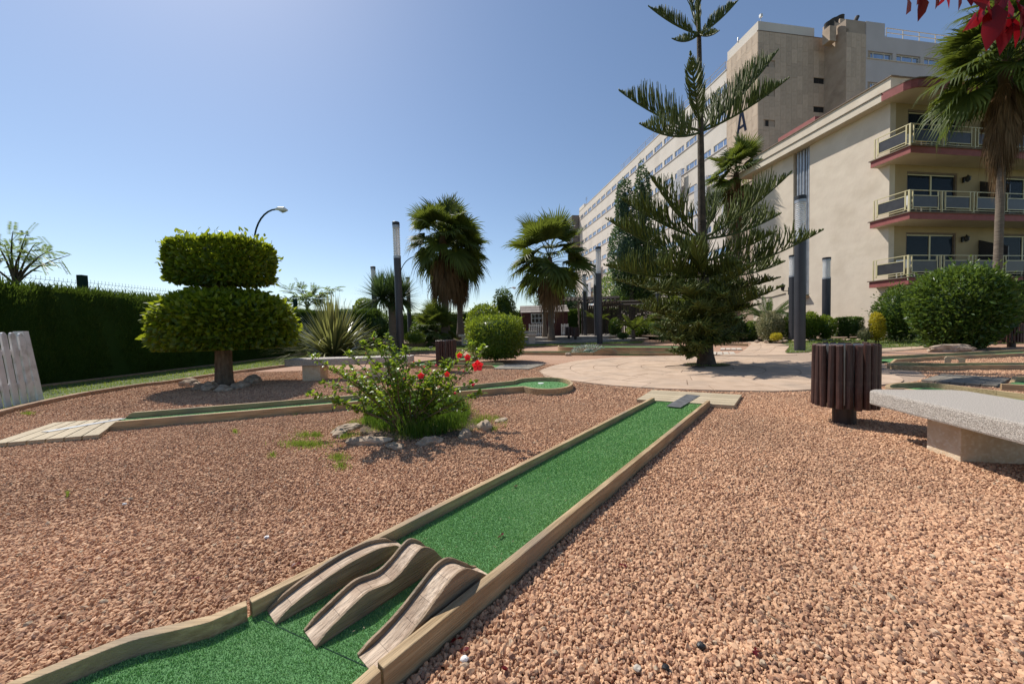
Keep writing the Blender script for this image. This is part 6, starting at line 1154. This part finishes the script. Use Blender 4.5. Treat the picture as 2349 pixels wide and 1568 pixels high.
mb.build('roof_railing', 'cream_trim', hot, off=(0, 0, 0))
# long facade
FE = HS(1329, 500)[0]; RZ = 26.95; PB, PW, SH = 2.27, 1.84, .74; b0 = 12.86-PB*4+.0; rowsz = [25.0-2.78*k for k in range(8)]
bb = []; zc = 0
for z in sorted(rowsz): bb.append(((.0, TL+.001, zc), (.35, FE, z))); zc = z+SH
bb.append(((.0, TL+.001, zc), (.35, FE, RZ)))
nb = int((FE-b0)/PB)
for z in rowsz:
    for k in range(-1, nb+1):
        s0, s1 = max(b0+PB*k+PW, TL+.001), min(b0+PB*(k+1), FE)
        if s1 > s0: bb.append(((.0, s0, z), (.35, s1, z+SH)))
bb.append(((.351, TL+.001, 0), (11, FE, RZ-.02))); hb_('long_facade', 'facade', bb); hb_('facade_sill', 'facade_b', [((-.07, TL+.01, z-.09), (-.001, FE, z-.001)) for z in rowsz]); hb_('facade_roof_edge', 'facade', [((-.05, TL+.01, RZ), (.6, FE, RZ+.08))])
wn0 = None
for z in rowsz:
    for k in range(0, nb):
        u0, u1 = max(b0+PB*k, TL+.01), b0+PB*k+PW
        if u1-u0 < 1: continue
        if wn0 is None and u0 == b0+PB*k: wn0 = (win(hot, 0, PW, 0, SH, 1, .05), z, u0); wn0[0].location = (0, u0, z); continue
        if wn0 is None: win(hot, u0, u1, z, z+SH, 1, .05); continue
        c = wn0[0].copy(); COL.objects.link(c); c.location = (0, b0+PB*k, z)
        d = [o for o in COL.objects[-0:]] if 0 else None
        p_ = bpy.data.objects.new('pane', PANE if 'PANE' in globals() else None) if 0 else None
        for ch in KIDS.setdefault('w', [o for o in bpy.data.objects if o.parent == wn0[0]]): e = ch.copy(); COL.objects.link(e); e.parent = c
hb_('end_tower', 'facade', [((.3, FE+.001, 0), (9, FE+4.5, RZ-.3)), ((1.0, FE-.4, RZ+.1), (6, FE+2.6, RZ+1.7))]); hb_('mesh_screen', 'screen_mesh', [((-1.6, FE+.8-.2+i*.62, 19.6), (-1.55, FE+1.2-.05+i*.62, 26.2)) for i in range(6)]+[((-1.6, FE+.3, z), (.2, FE+.35, z+2.1)) for z in (19.6, 21.8, 24.0)]+[((-1.56, FE+.36, 19.55), (.29, FE+4.4, 19.7)), ((-1.56, FE+.36, 26.2), (.29, FE+4.4, 26.3))])
MB().tube([(.6, FE-3, RZ+.08), (.6, FE-3, RZ+2.2)], .04, 5).tube([(.6, FE-3.7, RZ+2.), (.6, FE-2.3, RZ+2.)], .03, 4).tube([(.6, FE-3.5, RZ+1.7), (.6, FE-2.5, RZ+1.7)], .03, 4).build('antenna', 'galv', hot, off=(0, 0, 0))
mb = MB(); [mb.tube([(-.0, TL+.1, RZ+z), (.0, FE-20, RZ+z)], .03, 4) for z in (.5, .9)]; [mb.tube([(.0, TL+.1+i*2.2, RZ), (.0, TL+.1+i*2.2, RZ+.9)], .03, 4) for i in range(11)]; mb.build('roof_railing', 'cream_trim', hot, off=(0, 0, 0))
r3_ = lambda x, y: ((2200+x/3.1357)/1.70285, (300+y/3.1357)/1.70285)
for (xa, ya, xb, yb_) in [(1445, 1120, 1395, 1380), (1400, 1240, 1320, 1460), (1758, 1205, 1732, 1515), (1700, 1280, 1605, 1568), (2050, 1530, 1990, 1568+180), (1690, 1700, 1640, 1900)]:
    u0, zt_ = HS(*r3_(xa, ya), -.5); u1, zb3 = HS(*r3_(xb, yb_), -.5); u0, u1 = min(u0, u1), max(u0, u1)
    if u1-u0 < .8: u1 = u0+1.2
    zb3 = zt_-3.0; s_ = hb_('shutter_screen', 'galv', [((-.46, u0, zt_-.04), (-.02, u0+.04, zt_)), ((-.46, u1-.04, zt_-.04), (-.02, u1, zt_)), ((-.46, u0, zb3), (-.02, u0+.04, zb3+.04))])
    for i in range(2):
        for j in range(4): hb_('screen_leaf', 'screen_panel', [((-.52, u0+(u1-u0)*i/2+.02, zb3+.75*j+.02), (-.47, u0+(u1-u0)*(i+1)/2-.02, zb3+.75*(j+1)-.02))], s_)
for (xa, ya) in [(1361.5, 607), (1343.5, 652)]:
    u0, zt_ = HS(xa, ya-1.5, -.5); s_ = hb_('shutter_screen', 'galv', [((-.46, u0, zt_-.04), (-.02, u0+.04, zt_))]); [hb_('screen_leaf', 'screen_panel', [((-.52, u0-1.4*i-1.36, zt_-.75*(j+1)+.02), (-.47, u0-1.4*i, zt_-.75*j-.02))], s_) for i in range(2) for j in range(4)]
# ------------------------------------------------------------------ playhouse and its picket fence, pergola with board fence
ph0 = P(1199, 769.5, 29); ph1 = P(1302.6, 769, 29); zf = .345; Wd = ph1[0]-ph0[0]; hz = P(1250, 714.5, 29)[2]-zf; rz_ = P(1250, 701.5, 29)[2]-zf+.12
ph = thing('playhouse', 'small dark red wooden playhouse with grey felt roof and white windows', 'playhouse', (ph0[0], 29, zf))
for i in range(14): wb('wall_board', 'house_red', [((0 if i % 2 == 0 else .0, .0, hz*i/14+.004), (Wd, .03, hz*(i+1)/14))], ph)
wb('wall', 'house_red', [((.005, .031, 0), (Wd-.005, 2.4, hz))], ph); MB().add([(0, .03, hz), (0, 2.4, hz), (0, 1.2, rz_-.06), (Wd, .03, hz), (Wd, 2.4, hz), (Wd, 1.2, rz_-.06)], [(0, 2, 1), (3, 4, 5), (0, 3, 5, 2), (1, 2, 5, 4)]).build('gable', 'house_red', ph, off=(0, 0, 0))
for i in range(9):
    for rr2 in range(3): t0, t1 = rr2/3, (rr2+1)/3; x0, x1 = -.13+(Wd+.26)*i/9, -.13+(Wd+.26)*(i+1)/9; yA, yB = -.22+1.42*t0, -.22+1.42*t1+.03; zA, zB = hz-.06+(rz_-hz+.06)*t0, hz-.06+(rz_-hz+.06)*t1; MB().hexa([(x0+.004, yA, zA), (x1-.004, yA, zA), (x1-.004, yB, zB), (x0+.004, yB, zB)], [(x0+.004, yA, zA+.03), (x1-.004, yA, zA+.03), (x1-.004, yB, zB+.012), (x0+.004, yB, zB+.012)]).build('roof_shingle', 'roof_felt', ph, off=(0, 0, 0))
MB().hexa([(-.13, 1.21, rz_-.02), (Wd+.13, 1.21, rz_-.02), (Wd+.13, 2.6, hz-.06), (-.13, 2.6, hz-.06)], [(-.13, 1.21, rz_+.01), (Wd+.13, 1.21, rz_+.01), (Wd+.13, 2.6, hz-.03), (-.13, 2.6, hz-.03)]).build('roof', 'roof_felt', ph, off=(0, 0, 0))
def pxx(x): return P(x, 740, 29)[0]-ph0[0]
def pzz(y, x=1230): return P(x, y, 29)[2]-zf
for (xa, xb, nx_) in ((1218.4, 1245.6, 3), (1265.6, 1272.5, 1)):
    x0, x1, z0, z1 = pxx(xa), pxx(xb), pzz(741), pzz(718.6); f = wb('window', 'white_frame', [((x0, -.03, z0), (x0+.06, -.001, z1)), ((x1-.06, -.03, z0), (x1, -.001, z1)), ((x0+.06, -.03, z1-.06), (x1-.06, -.001, z1)), ((x0+.06, -.03, z0), (x1-.06, -.001, z0+.06)), ((x0+.06, -.025, (z0+z1)/2-.02), (x1-.06, -.001, (z0+z1)/2+.02))]+[((x0+(x1-x0)*k/nx_-.02, -.026, z0+.06), (x0+(x1-x0)*k/nx_+.02, -.002, z1-.06)) for k in range(1, nx_)], ph); wb('pane', 'house_glass', [((x0+.06, -.012, z0+.06), (x1-.06, -.008, z1-.06))], f); wb('curtain', 'curtain', [((x0+.5 if nx_ > 1 else x0+.06, -.0065, z0+.3), (x1-.08, -.0055, z1-.07))], f)
wb('flower_box', 'pergola_wood', [((pxx(1222), -.28, pzz(748.5)), (pxx(1249), -.04, pzz(744)))], ph); wb('corner_board', 'house_red', [((-.02, -.02, 0), (.07, -.001, hz)), ((Wd-.07, -.02, 0), (Wd+.02, -.001, hz)), ((pxx(1283), -.02, 0), (pxx(1284.5), -.001, hz))], ph)
def picket_row(label, xa, xb, n):
    x0, x1 = pxx(xa)+ph0[0], pxx(xb)+ph0[0]; o = thing('picket_fence', label, 'fence', (x0, 28.2, zf)); h = P(xa, 742.5, 28.2)[2]-zf
    for i in range(n): x = (x1-x0)*i/(n-1); wb('picket', 'white_paint', [((x, 0, .05), (x+.075, .02, h-.03*(i % 2)))], o)
    for z in (.15, h-.18): wb('rail', 'white_paint', [((0, .021, z), (x1-x0+.07, .05, z+.07))], o)
picket_row('low white picket fence under the playhouse window, left piece', 1212, 1249, 10); picket_row('short low white picket fence at the right end of the playhouse', 1284, 1298, 5)
pg = thing('pergola', 'dark brown wooden pergola with slatted roof and board walls', 'pergola', P(1345, 769, 30)); o0 = np.array(pg.location)
def pv3(x, y, Y): return P(x, y, Y)-o0
for x, Y in ((1327, 28.6), (1334.5, 30.2), (1421, 29), (1492, 28.4), (1394, 30.5)): t_ = pv3(x, 692, Y); MB().box((t_[0]-.06, t_[1]-.06, -.1), (t_[0]+.06, t_[1]+.06, t_[2])).build('post', 'pergola_lit' if x in (1327, 1492) else 'pergola_wood', pg, off=(0, 0, 0))
xw = 1346.
while xw < 1380: t_ = pv3(xw, 700.5, 31); MB().box((t_[0], t_[1], -.1), (t_[0]+.155, t_[1]+.025, t_[2]+random.uniform(-.01, .01))).build('board', 'pergola_wood', pg, off=(0, 0, 0)); xw += 4.4
xw = 1381.; i = 0
while xw < 1500: Y = 31-(xw-1381)*.012; t_ = pv3(xw, 695-(.02*(xw-1381)), Y); MB().box((t_[0], t_[1]-.03*(i % 2), -.1), (t_[0]+.13, t_[1]+.025-.03*(i % 2), t_[2])).build('board', 'pergola_wood', pg, off=(0, 0, 0)); xw += 4.6; i += 1
for (xa, xb, ya, yb_, Ya, Yb) in ((1292, 1420, 688, 683, 28.6, 29.2), (1327, 1500, 694, 690, 30.6, 29.2), (1381, 1500, 700, 697, 28.4, 28.4), (1300, 1421, 684, 681, 31.5, 31)):
    a, b = pv3(xa, ya, Ya), pv3(xb, yb_, Yb); MB().tube([a, b], [.10, .10], 4).build('beam', 'pergola_wood', pg, off=(0, 0, 0))
for i in range(13):
    x = 1294+i*9.6; a, b = pv3(x, 690-.3*i*.5, 27.6), pv3(x+4, 683, 32); MB().tube([a, b], [.085, .085], 4).build('rafter', 'pergola_lit' if i < 5 else 'pergola_wood', pg, off=(0, 0, 0))
for i in range(8):
    x = 1383+i*5.3; a, b = pv3(x, 698-i*.9, 28.2), pv3(x+3, 704-i*.7, 29.6); MB().hexa([a, a+np.array([.10, 0, 0]), b+np.array([.10, 0, 0]), b], [a+np.array([0, 0, .16]), a+np.array([.10, 0, .16]), b+np.array([.10, 0, .16]), b+np.array([0, 0, .16])]).build('rafter', 'pergola_lit', pg, off=(0, 0, 0))
